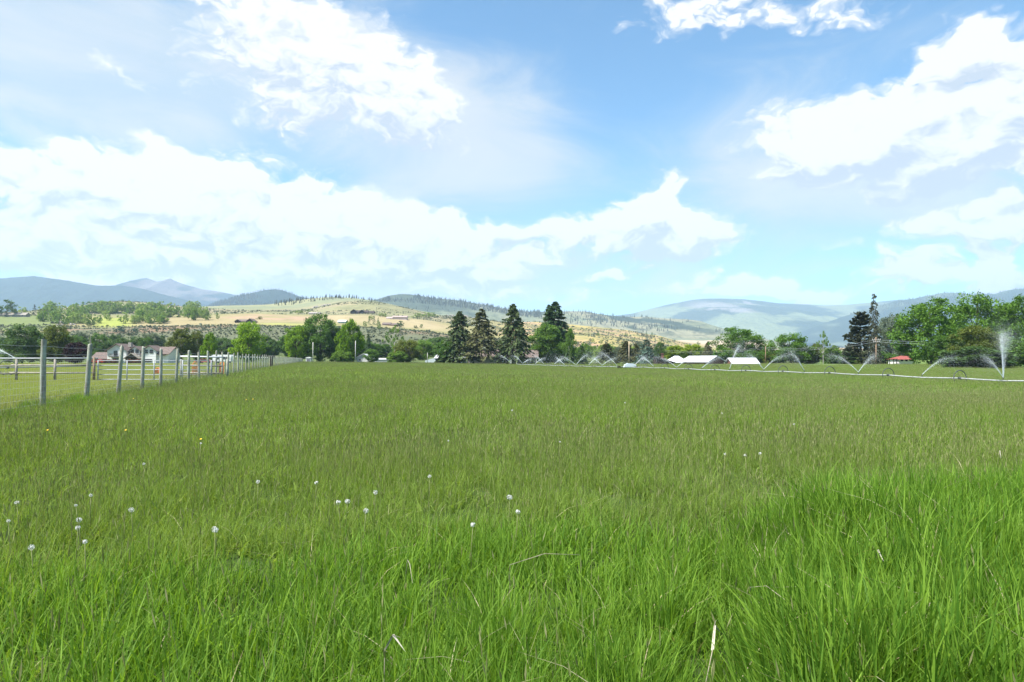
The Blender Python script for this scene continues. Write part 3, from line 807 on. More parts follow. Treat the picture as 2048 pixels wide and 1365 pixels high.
# shrubs along the right far edge
for i, (x, Y, top, w, lf) in enumerate([(1676, 245, 711, 34, 'dark'), (1700, 232, 716, 46, 'dark'), (1735, 225, 712, 40, 'olive'), (1770, 226, 704, 40, 'mid'), (1545, 262, 706, 40, 'olive'), (1510, 268, 700, 44, 'mid'), (1612, 262, 706, 40, 'olive')]):
    tree('bush', lf, x, Y, top, w, ['low dark shrub left of the flat dark hedge', 'wide low dark hedge shrub beneath the dark pine', 'olive shrub at the foot of the tall thin conifer', 'shrub below the grey green willow', 'olive shrub right of the last white roof', 'shrub behind the last white roof', 'olive shrub between the two cottonwoods'][i], 'shrub', 'shrubs along the far field edge', name='shrub')

def zone(x, zs):
    for lim, txt in zs:
        if x < lim: return txt
    return zs[-1][1]


ZB = [(30, 'at the far left edge'), (80, 'behind the broad dark green tree'), (185, 'behind the purple-leaved tree'), (345, 'behind the white house'), (440, 'behind the birches'), (560, 'behind the lone round lime tree'), (660, 'behind the tall dark cottonwood'), (760, 'behind the small white shed'), (3000, 'left of the dark spruces')]
ZG = [(150, 'left end'), (230, 'part below the long hilltop lodge'), (320, 'middle'), (3000, 'right end')]
ZT = [(1210, 'by the small cone-shaped spruce'), (1300, 'behind the dark pines'), (3000, 'behind the hipped barn')]
ZH = [(1560, 'behind the farm roofs'), (1700, 'behind the airy sapling'), (1800, 'behind the tall thin conifer'), (3000, 'behind the right-hand grove')]
HUE = {'dark': 'dark green', 'mid': 'mid green', 'grey': 'grey green', 'fresh': 'fresh green', 'aspen': 'pale green', 'olive': 'olive'}
# belt of dark trees below the hillside
rb = random.Random(5)
for i in range(64):
    x = -60 + i * 15.2 + rb.uniform(-5, 5)
    Y = rb.uniform(335, 430)
    if 330 < x < 350: continue
    top = 672 + rb.uniform(-9, 12) + (10 if x > 700 else 0)
    kd = rb.choice(['cotton', 'cotton3', 'column', 'cotton2', 'maple2'])
    lf = rb.choice(['dark', 'dark', 'mid', 'dark', 'grey'])
    tree(kd, lf, x, Y, top, rb.uniform(24, 42), '%s tree of the valley belt %s' % (HUE[lf], zone(x, ZB)), 'tree', 'belt of trees below the hillside')
# lighter scrubby trees right of the ranch house, below the dry slope
for i in range(26):
    x = 1150 + i * 11 + rb.uniform(-4, 4); Y = rb.uniform(340, 420)
    lf = rb.choice(['fresh', 'grey', 'aspen'])
    tree(rb.choice(['cotton2', 'cotton3', 'birch']), lf, x, Y, 690 + rb.uniform(-6, 10) + (8 if x > 1300 else 0), rb.uniform(18, 30), '%s tree in the thicket %s' % (HUE[lf], zone(x, ZT)), 'tree', 'thicket below the dry slope')
for i in range(30):
    x = 1440 + i * 22 + rb.uniform(-6, 6); Y = rb.uniform(330, 420)
    lf = rb.choice(['mid', 'olive', 'dark'])
    tree(rb.choice(['cotton2', 'cotton3', 'bush']), lf, x, Y, 704 + rb.uniform(-7, 7), rb.uniform(22, 36), 'small %s tree in the far hedgerow %s' % (HUE[lf], zone(x, ZH)), 'tree', 'far hedgerow on the right')

# the aspen grove on the bench
def ybase(x, y):
    """depth at which the terrain is seen at photo pixel x, y"""
    Ys = np.linspace(420, 2400, 600); X = (x - 1024) / F * Ys
    py = HOR - (TH(X, Ys) - EYE) * F / Ys
    run = np.minimum.accumulate(py)
    i = np.argmax(run <= y)
    return float(Ys[i]) if run[i] <= y else 1395.0


def hill_tree(kind, leaf, x, yb, hpx, w, label, group=None, cat='tree', name=None):
    Y = ybase(x, yb)
    z = th(PX(x, Y), Y); t = thing(name or ('conifer_tree' if kind == 'tinycon' else 'leafy_tree'), label, cat, (PX(x, Y), Y, z - .3), random.uniform(0, 6), group, (w / F * Y, w / F * Y, hpx / F * Y))
    tr, cr = TREE[kind]; obj('trunk', tr, t, BARK); obj('crown', cr, t, LEAF[leaf]); return t


for i in range(150):
    x = 78 + rb.random() * 336
    f_ = (x - 78) / 336
    yb = rb.choice([628, 632, 638, 645, 649]) - 3 * f_ + rb.uniform(-2, 2)
    if 170 < x < 262 and 629 < yb < 648 and rb.random() < .9: yb = 627 + rb.uniform(-2, 1)
    if x > 330: yb = min(yb, 641)
    lf = rb.choice(['aspen', 'aspen', 'fresh'])
    hill_tree(rb.choice(['small1', 'small2', 'small3']), lf, x, yb, rb.uniform(17, 27), rb.uniform(14, 24), '%s aspen at the %s of the bench grove' % (HUE[lf], zone(x, ZG)), 'aspen grove on the hillside bench')
HT = [('small2', 'dark', 12, 634, 38, 40, 'big dark tree by the grey hillside house'), ('tinycon', 'darkcon', 68, 632, 24, 13, 'dark pointed conifer left of the aspen grove'), ('small1', 'olive', 84, 634, 18, 20, 'olive tree below the dark pointed conifer'), ('small2', 'lime', 42, 630, 18, 22, 'lime tree behind the grey hillside house'),
      ('small1', 'dark', 155, 644, 16, 18, 'dark tree below the aspen grove'), ('small2', 'dark', 182, 653, 15, 20, 'dark round tree under the yellow green field'), ('small2', 'blue', 238, 668, 18, 22, 'grey green tree on the lower slope'), ('small1', 'blue', 271, 671, 17, 13, 'upright grey green tree on the lower slope'),
      ('small3', 'fresh', 434, 639, 15, 8, 'slim pale tree right of the aspen grove'), ('small2', 'olive', 519, 639, 7, 13, 'small tree behind the dark hillside lodge'), ('small2', 'mid', 541, 664, 8, 8, 'lone small tree on the sage slope'), ('small2', 'lime', 597, 627, 7, 20, 'lime tree at the bench end'), ('small1', 'mid', 617, 626, 8, 8, 'round green tree at the bench end'), ('small2', 'mid', 582, 628, 6, 8, 'small green tree left of the lime tree'),
      ('tinycon', 'dark', 738, 650, 18, 9, 'left of three dark conifers on the slope'), ('tinycon', 'dark', 748, 650, 19, 10, 'middle of three dark conifers on the slope'), ('tinycon', 'dark', 756, 651, 17, 9, 'right of three dark conifers on the slope'), ('small1', 'fresh', 730, 654, 13, 10, 'pale tree left of the three dark conifers'), ('small3', 'aspen', 757, 660, 18, 10, 'pale tall tree below the three dark conifers'), ('small2', 'dark', 800, 656, 16, 18, 'dark tree beside the red brown hillside house'), ('small2', 'dark', 831, 657, 7, 10, 'small dark tree right of the red brown hillside house'), ('small1', 'mid', 842, 656, 9, 8, 'round tree right of the small dark tree'),
      ('small2', 'aspen', 835, 637, 12, 22, 'left pale tree at the end of the bench'), ('small2', 'aspen', 852, 636, 13, 22, 'middle pale tree at the end of the bench'), ('small2', 'aspen', 866, 635, 11, 18, 'right pale tree at the end of the bench'), ('small2', 'aspen', 765, 634, 9, 20, 'pale shrubby tree right of the dark mansion'), ('small1', 'aspen', 742, 640, 10, 14, 'pale tree below the dark mansion'),
      ('small2', 'dark', 244, 604, 6, 6, 'dark tree on the left hilltop'), ('small2', 'dark', 211, 607, 4, 4, 'small dark tree on the left hilltop'), ('small2', 'dark', 201, 608, 4, 4, 'tiny dark tree above the long brown house')]
for a in HT: hill_tree(*a)
for i in range(34):
    x = rb.uniform(1150, 1440)
    hill_tree(rb.choice(['small2', 'small1', 'tinycon']), rb.choice(['dark', 'grey', 'mid', 'aspen']), x, rb.uniform(668, 700) + (x - 1150) * .03, rb.uniform(6, 11), rb.uniform(6, 10), 'small scattered tree on the dry slope', 'scattered trees on the dry slope')

# conifers on the ridges: far too many to count
def scatter_conifers(name, label, pts, seed, hmin, hmax):
    rng = np.random.default_rng(seed); n = len(pts)
    H = rng.uniform(hmin, hmax, n); R = H * rng.uniform(.13, .2, n); V = []
    for lv, (z0, z1, r) in enumerate([(.02, .55, 1.0), (.32, .8, .72), (.6, 1.0, .42)]):
        a0 = rng.uniform(0, 6.28, n)
        for k in range(5):
            a, b = a0 + k * 1.2566, a0 + (k + 1) * 1.2566
            tri = np.stack([np.stack([np.cos(a) * R * r, np.sin(a) * R * r, H * z0 + rng.normal(size=n) * .02 * H], 1), np.stack([np.cos(b) * R * r, np.sin(b) * R * r, H * z0], 1), np.stack([0 * H, 0 * H, H * z1], 1)], 1)
            V.append(pts[:, None, :] + tri)
    rn = np.tile(rng.uniform(0, 1, n), 15)
    return tag(obj(name, quads_mesh(name, np.concatenate(V), rn, 3), None, LEAF['darkcon']), label, 'forest', kind='stuff')


def ridge_pts(H, n, x0, x1, t0, t1, seed, thr=.45):
    xs, yr, X, Y, Z = H; rng = np.random.default_rng(seed)
    j = rng.integers(np.searchsorted(xs, x0), min(np.searchsorted(xs, x1), len(xs) - 1), n)
    i = (rng.uniform(t0, t1, n) ** 1.0 * 45).astype(int)
    p = np.stack([X[i, j], Y[i, j], Z[i, j]], 1); st = (X[0, 1] - X[0, 0])
    fx = rng.uniform(0, 1, n)[:, None]; p2 = np.stack([X[i, j + 1], Y[i, j + 1], Z[i, j + 1]], 1)
    p = p * (1 - fx) + p2 * fx
    fy = rng.uniform(0, 1, n)[:, None]; up = np.stack([X[np.minimum(i + 1, 45), j], Y[np.minimum(i + 1, 45), j], Z[np.minimum(i + 1, 45), j]], 1) - np.stack([X[i, j], Y[i, j], Z[i, j]], 1)
    p = p + up * fy - np.array([0, 0, 1.5])
    k = fbm(p[:, 0] / 220, p[:, 1] / 260, 34, 4) > thr
    return p[k]


scatter_conifers('conifer_forest', 'dark blue conifer woods along the middle ridge', np.concatenate([ridge_pts(HC, 1500, 735, 1080, .8, 1.0, 1, .38), ridge_pts(HC, 700, 1050, 1300, .45, 1.0, 2, .5), ridge_pts(HC, 60, 1250, 1420, .4, 1.0, 3, .5), ridge_pts(HC, 120, 720, 1050, .3, .75, 8, .55)]), 3, 9, 22)
scatter_conifers('conifer_forest', 'conifer woods on the rounded blue hill', ridge_pts(HB, 2200, 430, 640, .55, 1.0, 4, .3), 4, 14, 26)
scatter_conifers('conifer_forest', 'conifer woods along the far right ridge', ridge_pts(HE, 2600, 1700, 2300, .8, 1.0, 5, .3), 5, 14, 30)

# conifers along the back of the grassy knolls
kp = []
for i in range(150):
    x = rb.choice([rb.uniform(548, 605), rb.uniform(600, 750), rb.uniform(560, 700)]); Y = rb.uniform(1750, 2010)
    kp.append((PX(x, Y), Y, th(PX(x, Y), Y) - .5))
scatter_conifers('conifer_forest', 'scattered conifers on the back of the grassy knoll', np.array(kp), 9, 6, 13)


# sagebrush over the slopes
def bushes(name, label, n, seed, fn, mat, smin, smax):
    rng = np.random.default_rng(seed); x, Y = fn(rng, n); X = (x - 1024) / F * Y
    keep = fbm(X / 45, Y / 45, seed + 50, 3) > .44; X, Y = X[keep], Y[keep]; n = len(X)
    Z = TH(X, Y); s = rng.uniform(smin, smax, n) * np.where(rng.uniform(size=n) > .93, 1.8, 1)
    V = []
    for k in range(7):
        a = k * .9 + rng.uniform(0, 6, n); el = rng.uniform(.1, 1.3, n)
        c = np.stack([X + np.cos(a) * s * .4 * np.cos(el), Y + np.sin(a) * s * .4 * np.cos(el), Z + s * (.15 + .4 * np.sin(el))], 1)
        V.append(leaf_quads(c, s * rng.uniform(.3, .5, n), rng, .2, .8))
    return tag(obj(name, quads_mesh(name, np.concatenate(V), np.tile(rng.uniform(0, 1, n), 7)), None, mat), label, 'sagebrush', kind='stuff')


sage = leaf_mat('sage_leaf', (.050, .062, .042), (.135, .150, .098), .15)
bushes('sagebrush', 'grey green sagebrush dotting the lower slope', 9000, 1, lambda r, n: (r.uniform(-150, 1150, n), r.uniform(450, 700, n)), sage, .7, 1.9)
bushes('sagebrush', 'sagebrush on the grassy knolls', 9000, 2, lambda r, n: (r.uniform(-100, 1000, n), r.uniform(1040, 1500, n)), sage, .8, 2.3)
bushes('sagebrush', 'shrubs on the dry yellow slope', 6000, 3, lambda r, n: (r.uniform(900, 1420, n), r.uniform(600, 1400, n)), sage, .9, 2.6)

# ------------------------------------------------------------------ buildings
M_WHITE = plain('siding_white', (.70, .70, .69), .7, .10, 1.5, 0, stretch=(.3, .3, 6))
M_TAUPE = plain('siding_taupe', (.30, .265, .24), .8, .12, 1.5, 0, stretch=(.3, .3, 5))
M_BROWNROOF = plain('shingle_brown', (.17, .13, .115), .9, .3, 3.0, .3)
M_DARKWOOD = plain('dark_wood', (.045, .032, .025), .8, .3, 3, .2)
M_METALROOF = plain('metal_roof_white', (.62, .63, .66), .5, .16, 2.2, .1, stretch=(4, .3, 1))
M_REDWOOD = plain('red_brown_boards', (.22, .10, .07), .85, .25, 2, .2, stretch=(5, 5, .4))
M_STONE = plain('stone', (.38, .35, .31), .9, .3, 3, .4)
M_GLASS = plain('window_glass', (.03, .035, .045), .12, .2, .5, 0, spec=.6)
M_FRAME = plain('window_frame_white', (.75, .75, .74), .5, .05, 2)
M_DARKTRIM = plain('dark_trim', (.06, .045, .04), .7, .2, 2)
M_REDROOF = plain('red_roof', (.30, .085, .07), .7, .2, 1.5)
M_GREYWOOD = plain('weathered_wood', (.30, .27, .23), .9, .25, 4, .3)
M_PALEBLUE = plain('pale_metal_siding', (.55, .62, .66), .5, .08, 2, 0, stretch=(6, 6, .3))
M_PINK = plain('pinkish_siding', (.50, .40, .36), .8, .1, 2)
M_BLACK = plain('black_and_shade', (.02, .018, .016), .9, .2, 1)  # near-black for tyres and mansion walls; painted interior shade in shed and entry


def gable(mb_wall, mb_roof, x0, x1, y0, y1, z0, ze, zr, axis='x', oh=.5, th_=.22):
    """walls with gable ends, and two roof slabs; axis = direction of the ridge"""
    a0, a1, b0, b1 = (x0, x1, y0, y1) if axis == 'x' else (y0, y1, x0, x1)
    m = (b0 + b1) / 2; sl = (zr - ze) / ((b1 - b0) / 2)
    mb_wall.prism([(b0, z0), (b1, z0), (b1, ze), (m, zr), (b0, ze)], axis, a0, a1)
    up = .04
    for s, b in ((-1, b0), (1, b1)):
        e = b + s * oh; zz = ze - oh * sl
        mb_roof.prism([(m, zr + up), (e, zz + up), (e, zz + up + th_), (m, zr + up + th_)], axis, a0 - oh, a1 + oh)


def window(parent, x, z, w, h, y, frame=None, pane=None, arch=False):
    f = MB(); t = .10
    f.box(x - w / 2 - t, x + w / 2 + t, y - .10, y + .03, z - t, z); f.box(x - w / 2 - t, x + w / 2 + t, y - .10, y + .03, z + h, z + h + t)
    f.box(x - w / 2 - t, x - w / 2, y - .10, y + .03, z, z + h); f.box(x + w / 2, x + w / 2 + t, y - .10, y + .03, z, z + h)
    if w > 1.0: f.box(x - .04, x + .04, y - .09, y + .03, z, z + h)
    o = f.build('window', frame or M_FRAME, parent)
    MB().box(x - w / 2, x + w / 2, y - .05, y + .02, z, z + h).build('pane', pane or M_GLASS, o)
    return o


def base(name, label, cat, x, Y, rz=0.0, group=None, dz=0.0):
    return thing(name, label, cat, (PX(x, Y), Y, th(PX(x, Y), Y) + dz), rz, group)


def yz(y, Y, t): return PZ(y, Y) - t.location.z     # local height of a photo row at depth Y


# white two-storey house behind the paddock (x 182..340)
Y = 250; t = base('white_house', 'white two-storey house with brown roof, dormers and stone chimney behind the paddock', 'house', 278, Y, dz=-.1)
m = Y / F
def lx(px): return (px - 278) * m
def lz(py): return yz(py, Y, t)
w, r = MB(), MB(); gable(w, r, lx(258), lx(337), 0, 9, -.4, lz(708), lz(695), 'x', .6)
w.build('wall', M_WHITE, t); r.build('roof', M_BROWNROOF, t)
w, r = MB(), MB(); gable(w, r, lx(220), lx(258), -1.6, 8, -.4, lz(701.5), lz(689), 'y', .7)
w.build('gable_wing', M_WHITE, t); rf = r.build('roof', M_BROWNROOF, t)
MB().box(lx(247), lx(253), 3, 4.2, lz(694), lz(685)).build('chimney', M_STONE, t)
w, r = MB(), MB(); gable(w, r, lx(289), lx(315), -1.0, 4.5, -.4, lz(701), lz(692.5), 'y', .7)
w.build('gable_wing', M_WHITE, t); r.build('roof', M_BROWNROOF, t)
w, r = MB(), MB(); gable(w, r, lx(262), lx(281), -.5, 4.0, lz(712), lz(700.5), lz(694), 'y', .5)
w.build('dormer', M_WHITE, t); r.build('roof', M_BROWNROOF, t)
for a, b in ((266.5, 704), (276, 704), (296, 704.5), (306, 704.5)):
    window(t, lx(a), lz(b + 2), 1.0, 1.1, -.55 if a < 285 else -1.05, M_DARKTRIM)
window(t, lx(300), lz(724), 2.4, .9, -1.05, M_DARKTRIM)
d = MB().box(lx(233), lx(240), -1.72, -1.55, lz(712), lz(702)).build('balcony_door', M_GLASS, t)
bl = MB().box(lx(227), lx(249), -2.9, -1.62, lz(714.4), lz(713.4)).build('balcony', M_DARKWOOD, t)
rl = MB(); rl.box(lx(227), lx(249), -2.9, -2.8, lz(708.8), lz(708.2))
for k in range(12): rl.box(lx(227 + k * 2) - .03, lx(227 + k * 2) + .03, -2.88, -2.82, lz(713.4), lz(708.8))
rl.build('balcony_railing', M_DARKWOOD, bl)
window(t, lx(237), lz(725), 1.9, 1.4, -1.65, M_DARKTRIM)
w, r = MB(), MB()
for s in (-1, 1): w.box(lx(271.5) + s * 2.0 - .15, lx(271.5) + s * 2.0 + .15, -2.8, -2.5, -.3, lz(716))
w.build('porch_post', M_DARKWOOD, t)
w = MB(); gable(w, r, lx(259), lx(284), -2.6, -.6, lz(717), lz(716.5), lz(708), 'y', .5); w.build('porch_gable', M_DARKWOOD, t); r.build('porch_roof', M_GREYWOOD, t)
MB().box(lx(264), lx(279), -.62, -.45, -.3, lz(715.5)).build('entry_shade_panel', M_BLACK, t)  # solid near-black panel standing for the shade under the porch
w, r = MB(), MB(); gable(w, r, lx(182), lx(219), 1, 8, -.4, lz(717), lz(706), 'x', .7); w.build('garage_wall', M_DARKWOOD, t); r.build('garage_roof', M_BROWNROOF, t)
w = MB().box(lx(320), lx(332), -1.4, .1, lz(711), lz(709.6)).build('awning', M_DARKWOOD, t)

# brown ranch house in the middle
Y = 282; t = base('ranch_house', 'low brown ranch house with three white windows behind the spruces', 'house', 1006, Y, dz=-.1); m = Y / F
def lx(px): return (px - 1006) * m
w, r = MB(), MB(); gable(w, r, lx(937), lx(1073), 0, 11, -.5, lz(713), lz(701), 'x', .9); w.build('wall', M_TAUPE, t); r.build('roof', M_BROWNROOF, t)
for a, ww in ((1000, 2.6), (1039, 2.0), (1062, 2.0)): window(t, lx(a), lz(723), ww, 1.55, -.03)
w, r = MB(), MB(); gable(w, r, lx(1020), lx(1075), -2.4, .5, -.5, lz(714.6), lz(707), 'x', .3); r.build('porch_roof', M_BROWNROOF, t)
for a in (1022, 1033, 1050, 1072): MB().box(lx(a) - .1, lx(a) + .1, -2.5, -2.3, -.5, lz(714)).build('porch_post', M_FRAME, t)
MB().box(lx(1021) - .5, lx(1021) + .5, -.06, .05, -.2, lz(715.5)).build('door', M_FRAME, t)

# open shed with pale end wall
Y = 300; t = base('open_shed', 'open-fronted shed with white metal roof and pale blue end wall', 'shed', 893, Y, dz=-.1); m = Y / F
def lx(px): return (px - 893) * m
MB().prism([(0, -.4), (7, -.4), (7, lz(711)), (0, lz(716.5))], 'x', lx(870.5), lx(871.5)).build('side_wall', M_PALEBLUE, t)
MB().prism([(lx(850), -.4), (lx(870.3), -.4), (lx(870.3), lz(716)), (lx(850), lz(721.5))], 'y', .2, 6).build('end_wall', M_PALEBLUE, t)
MB().box(lx(871.5), lx(936), 6.8, 7.0, -.4, lz(713)).build('back_wall', M_BLACK, t)  # the shed's interior shade is put into this wall's colour
MB().prism([(-.6, lz(717.2)), (7.4, lz(710.5)), (7.4, lz(710.5) + .15), (-.6, lz(717.2) + .15)], 'x', lx(868), lx(937)).build('roof', M_METALROOF, t)
for a in (887, 903, 919, 935): MB().box(lx(a) - .12, lx(a) + .12, -.1, .15, -.4, lz(717.4)).build('post', M_GREYWOOD, t)
MB().box(lx(920), lx(934), 1, 1.2, -.4, lz(720)).build('door_panel', M_METALROOF, t)

# white shed and long white wall left of it
Y = 305; t = base('white_shed', 'small white gabled shed behind the round pale bush', 'shed', 726, Y, dz=-.1); m = Y / F
def lx(px): return (px - 726) * m
w, r = MB(), MB(); gable(w, r, lx(713), lx(741), 0, 7, -.5, lz(715.5), lz(708.5), 'y', .5, .15); w.build('wall', M_WHITE, t); r.build('roof', M_METALROOF, t)
window(t, lx(720), lz(722), .9, .8, -.03)
Y = 300; t = base('long_barn', 'long low white wall of a barn right of the white shed', 'barn', 775, Y, dz=-.1); m = Y / F
def lx(px): return (px - 775) * m
w, r = MB(), MB(); gable(w, r, lx(742), lx(812), 0, 6, -.5, lz(719.6), lz(717.5), 'x', .3, .12); w.build('wall', M_WHITE, t); r.build('roof', M_METALROOF, t)

# group of white roofed barns on the right
Y = 250; t = base('lean_to_shed', 'dark lean-to shed left of the white hipped roof', 'shed', 1324, Y, dz=-.6); m = Y / F
def lx(px): return (px - 1324) * m
MB().prism([(lx(1313), -.5), (lx(1346), -.5), (lx(1346), lz(725)), (lx(1315), lz(716)), (lx(1313), lz(716))], 'y', 0, 6).build('wall', M_DARKWOOD, t)
MB().prism([(lx(1311), lz(715.8)), (lx(1315), lz(714.8)), (lx(1350), lz(725)), (lx(1350), lz(725.6)), (lx(1315), lz(715.8))], 'y', -.4, 6.4).build('roof', M_DARKTRIM, t)
Y = 262; t = base('hipped_barn', 'barn with white hipped metal roof in the farm group', 'barn', 1357, Y, dz=-.6); m = Y / F
def lx(px): return (px - 1357) * m
MB().box(lx(1340), lx(1375), 0, 9, -.5, lz(725)).build('wall', M_WHITE, t)
hx0, hx1, hy0, hy1, ze, zr = lx(1336), lx(1379), -.7, 9.7, lz(725.5), lz(712.5)
MB().add([(hx0, hy0, ze), (hx1, hy0, ze), (hx1, hy1, ze), (hx0, hy1, ze), (lx(1354), 4.5, zr), (lx(1363), 4.5, zr)], [(0, 1, 5, 4), (1, 2, 5), (2, 3, 4, 5), (3, 0, 4), (0, 3, 2, 1)]).build('roof', M_METALROOF, t)
MB().box(lx(1354), lx(1363), 4.3, 4.7, zr - .1, zr + .15).build('ridge_cap', M_METALROOF, t)
Y = 250; t = base('red_shed', 'small red brown gabled shed beside the white hipped roof', 'shed', 1383, Y, dz=-.6); m = Y / F
def lx(px): return (px - 1383) * m
w, r = MB(), MB(); gable(w, r, lx(1374), lx(1391), 0, 5, -.5, lz(726), lz(718.5), 'y', .5, .12); w.build('wall', M_REDWOOD, t); r.build('roof', M_GREYWOOD, t)
Y = 240; t = base('gabled_barn', 'barn with long white metal roof and brown gable end', 'barn', 1430, Y, dz=-.6); m = Y / F
def lx(px): return (px - 1430) * m
w, r = MB(), MB(); gable(w, r, lx(1412), lx(1452), 0, 14, -.5, lz(723), lz(713), 'y', .8, .15); w.build('wall', M_REDWOOD, t); rr_ = r.build('roof', M_METALROOF, t)
for c in t.children: c.rotation_euler.z = 0
t.rotation_euler.z = math.radians(24)
Y = 238; t = base('white_roof_barn', 'long barn with plain white metal roof, rightmost of the farm group', 'barn', 1492, Y, dz=-.6); m = Y / F
def lx(px): return (px - 1492) * m
w, r = MB(), MB(); gable(w, r, lx(1466), lx(1516), 0, 8, -.5, lz(727.5), lz(717), 'x', .6, .15); w.build('wall', M_REDWOOD, t); r.build('roof', M_METALROOF, t)
Y = 258; t = base('chimney_stack', 'brick chimney stack with flat cap behind the dark lean-to', 'chimney', 1325, Y); m = Y / F
MB().box(-.45, .45, 0, .9, -.3, lz(707)).build('stack', M_REDWOOD, t); MB().box(-1.3, 1.3, -.1, 1.0, lz(709.4), lz(708.6)).build('cap', M_DARKTRIM, t)

# red roofed house at the right
Y = 215; t = base('red_roof_house', 'small house with red hipped roof below the right-hand grove', 'house', 1812, Y); m = Y / F
def lx(px): return (px - 1812) * m
MB().box(lx(1797), lx(1829), 0, 6, -.5, lz(719)).build('wall', M_WHITE, t)
hx0, hx1, hy0, hy1, ze, zr = lx(1794), lx(1831), -.6, 6.6, lz(719.3), lz(712)
MB().add([(hx0, hy0, ze), (hx1, hy0, ze), (hx1, hy1, ze), (hx0, hy1, ze), (lx(1812), 3, zr), (lx(1824), 3, zr)], [(0, 1, 5, 4), (1, 2, 5), (2, 3, 4, 5), (3, 0, 4), (0, 3, 2, 1)]).build('roof', M_REDROOF, t)
for a in (1803, 1812, 1821): window(t, lx(a), lz(723), .9, .6, -.02)
Y = 214; t = base('timber_pergola', 'dark timber pergola left of the red roofed house', 'pergola', 1785, Y); m = Y / F
for a in (-14, -6, 2, 8): MB().box(a * m - .08, a * m + .08, 0, .16, -.3, lz(719)).build('post', M_DARKWOOD, t)
MB().box(-15 * m, 10 * m, -.1, 2.4, lz(719), lz(718)).build('beam', M_DARKWOOD, t)


# hillside houses
def hill_house(name, label, x0, x1, yb, parts, wallm, roofm, cat='house', wins=()):
    xc = (x0 + x1) / 2; Y = ybase(xc, yb); X = PX(xc, Y); t = thing(name, label, cat, (X, Y, PZ(yb, Y) - .3)); m = Y / F
    z = lambda y: PZ(y, Y) - t.location.z
    for (a0, a1, ye, yr, axis) in parts:
        w, r = MB(), MB(); gable(w, r, (a0 - xc) * m, (a1 - xc) * m, 0 if axis == 'x' else -2.5, 9, -7, z(ye), z(yr), axis, .8, .3)
        w.build('wall', wallm, t); r.build('roof', roofm, t)
    for (a, y, wd, h) in wins: window(t, (a - xc) * m, z(y), wd, h, -.04 if not any(p[4] == 'y' and p[0] < a < p[1] for p in parts) else -2.54, M_DARKTRIM)
    return t


hill_house('hill_lodge', 'long brown lodge with red end wall on the left hilltop', 172, 228, 613, [(173, 226, 610, 607, 'x'), (188, 199, 609.5, 605.3, 'y'), (214, 227, 611.5, 608.5, 'x')], M_REDWOOD, M_BROWNROOF, wins=[(180, 613, 3, 1.6), (193.5, 613, 4, 2.4), (207, 613, 3, 1.6)])
hill_house('hill_house', 'low grey house under the big dark tree at far left', 0, 50, 634, [(-4, 50, 630, 625.5, 'x')], M_TAUPE, M_GREYWOOD, wins=[(10, 633, 3, 1.4), (26, 633, 3, 1.4), (44, 633, 2, 1.4)])
hill_house('hill_lodge', 'dark brown gabled lodge on the bench above the lone lime tree', 471, 508, 646, [(476, 500, 643, 639.3, 'x'), (494, 508, 643, 638, 'y'), (471, 482, 643, 639.8, 'y')], M_DARKWOOD, M_BROWNROOF, wins=[(487, 645.5, 2, 1.2), (501, 645.5, 2, 1.4)])
hill_house('hill_mansion', 'dark many-gabled mansion under the grassy knoll', 701, 747, 628, [(701, 714, 624, 619.5, 'y'), (712, 735, 625, 621, 'x'), (719, 729, 624.5, 620.5, 'y'), (733, 747, 626, 622.5, 'x')], M_BLACK, M_DARKTRIM, wins=[(707, 627.5, 3, 2), (724, 627.5, 3, 2), (740, 628, 2.5, 1.2)])
hill_house('hill_barn', 'long pinkish barn on the bench right of the mansion', 773, 814, 639.5, [(785, 813, 634.5, 632, 'x'), (773, 785, 637, 634, 'x')], M_PINK, plain('pink_roof', (.36, .29, .27), .7, .1, 1), 'barn', wins=[(779, 639, 4, 1.2)])
hill_house('hill_house', 'small grey house at the bench end beside the lime tree', 615, 640, 629, [(617, 638, 627, 624.5, 'x')], M_GREYWOOD, M_TAUPE)
hill_house('hill_house', 'red brown house on the slope beside the dark tree', 764, 800, 652, [(765, 780, 649, 645.5, 'x'), (780, 796, 650, 647, 'x')], M_REDWOOD, M_BROWNROOF, wins=[(771, 651.5, 2, 1.1)])
hill_house('hill_house', 'small house with teal and white roof behind the lime columnar tree', 675, 690, 647, [(676, 690, 644, 640.5, 'x')], plain('teal', (.08, .26, .30), .6, .1), M_METALROOF)
hill_house('hill_cabin', 'grey cabin among the boulders below the aspen grove', 144, 162, 640, [(145, 160, 638, 635.5, 'x')], M_GREYWOOD, M_METALROOF, 'cabin')

# boulders and outcrops
def boulder_mesh(seed):
    rng = np.random.default_rng(seed); import bmesh
    bm = bmesh.new(); bmesh.ops.create_icosphere(bm, subdivisions=2, radius=1)
    for v in bm.verts:
        k = 1 + .45 * (vnoise(np.array(v.co.x * 1.3 + seed), np.array(v.co.y * 1.3 + v.co.z * 1.9), seed) - .5) * 2
        v.co = Vector((round(v.co.x * k * 3) / 3 * .4 + v.co.x * k * .6, v.co.y * k, v.co.z * k * .8))
    m_ = bpy.data.meshes.new('boulder'); bm.to_mesh(m_); bm.free(); return m_


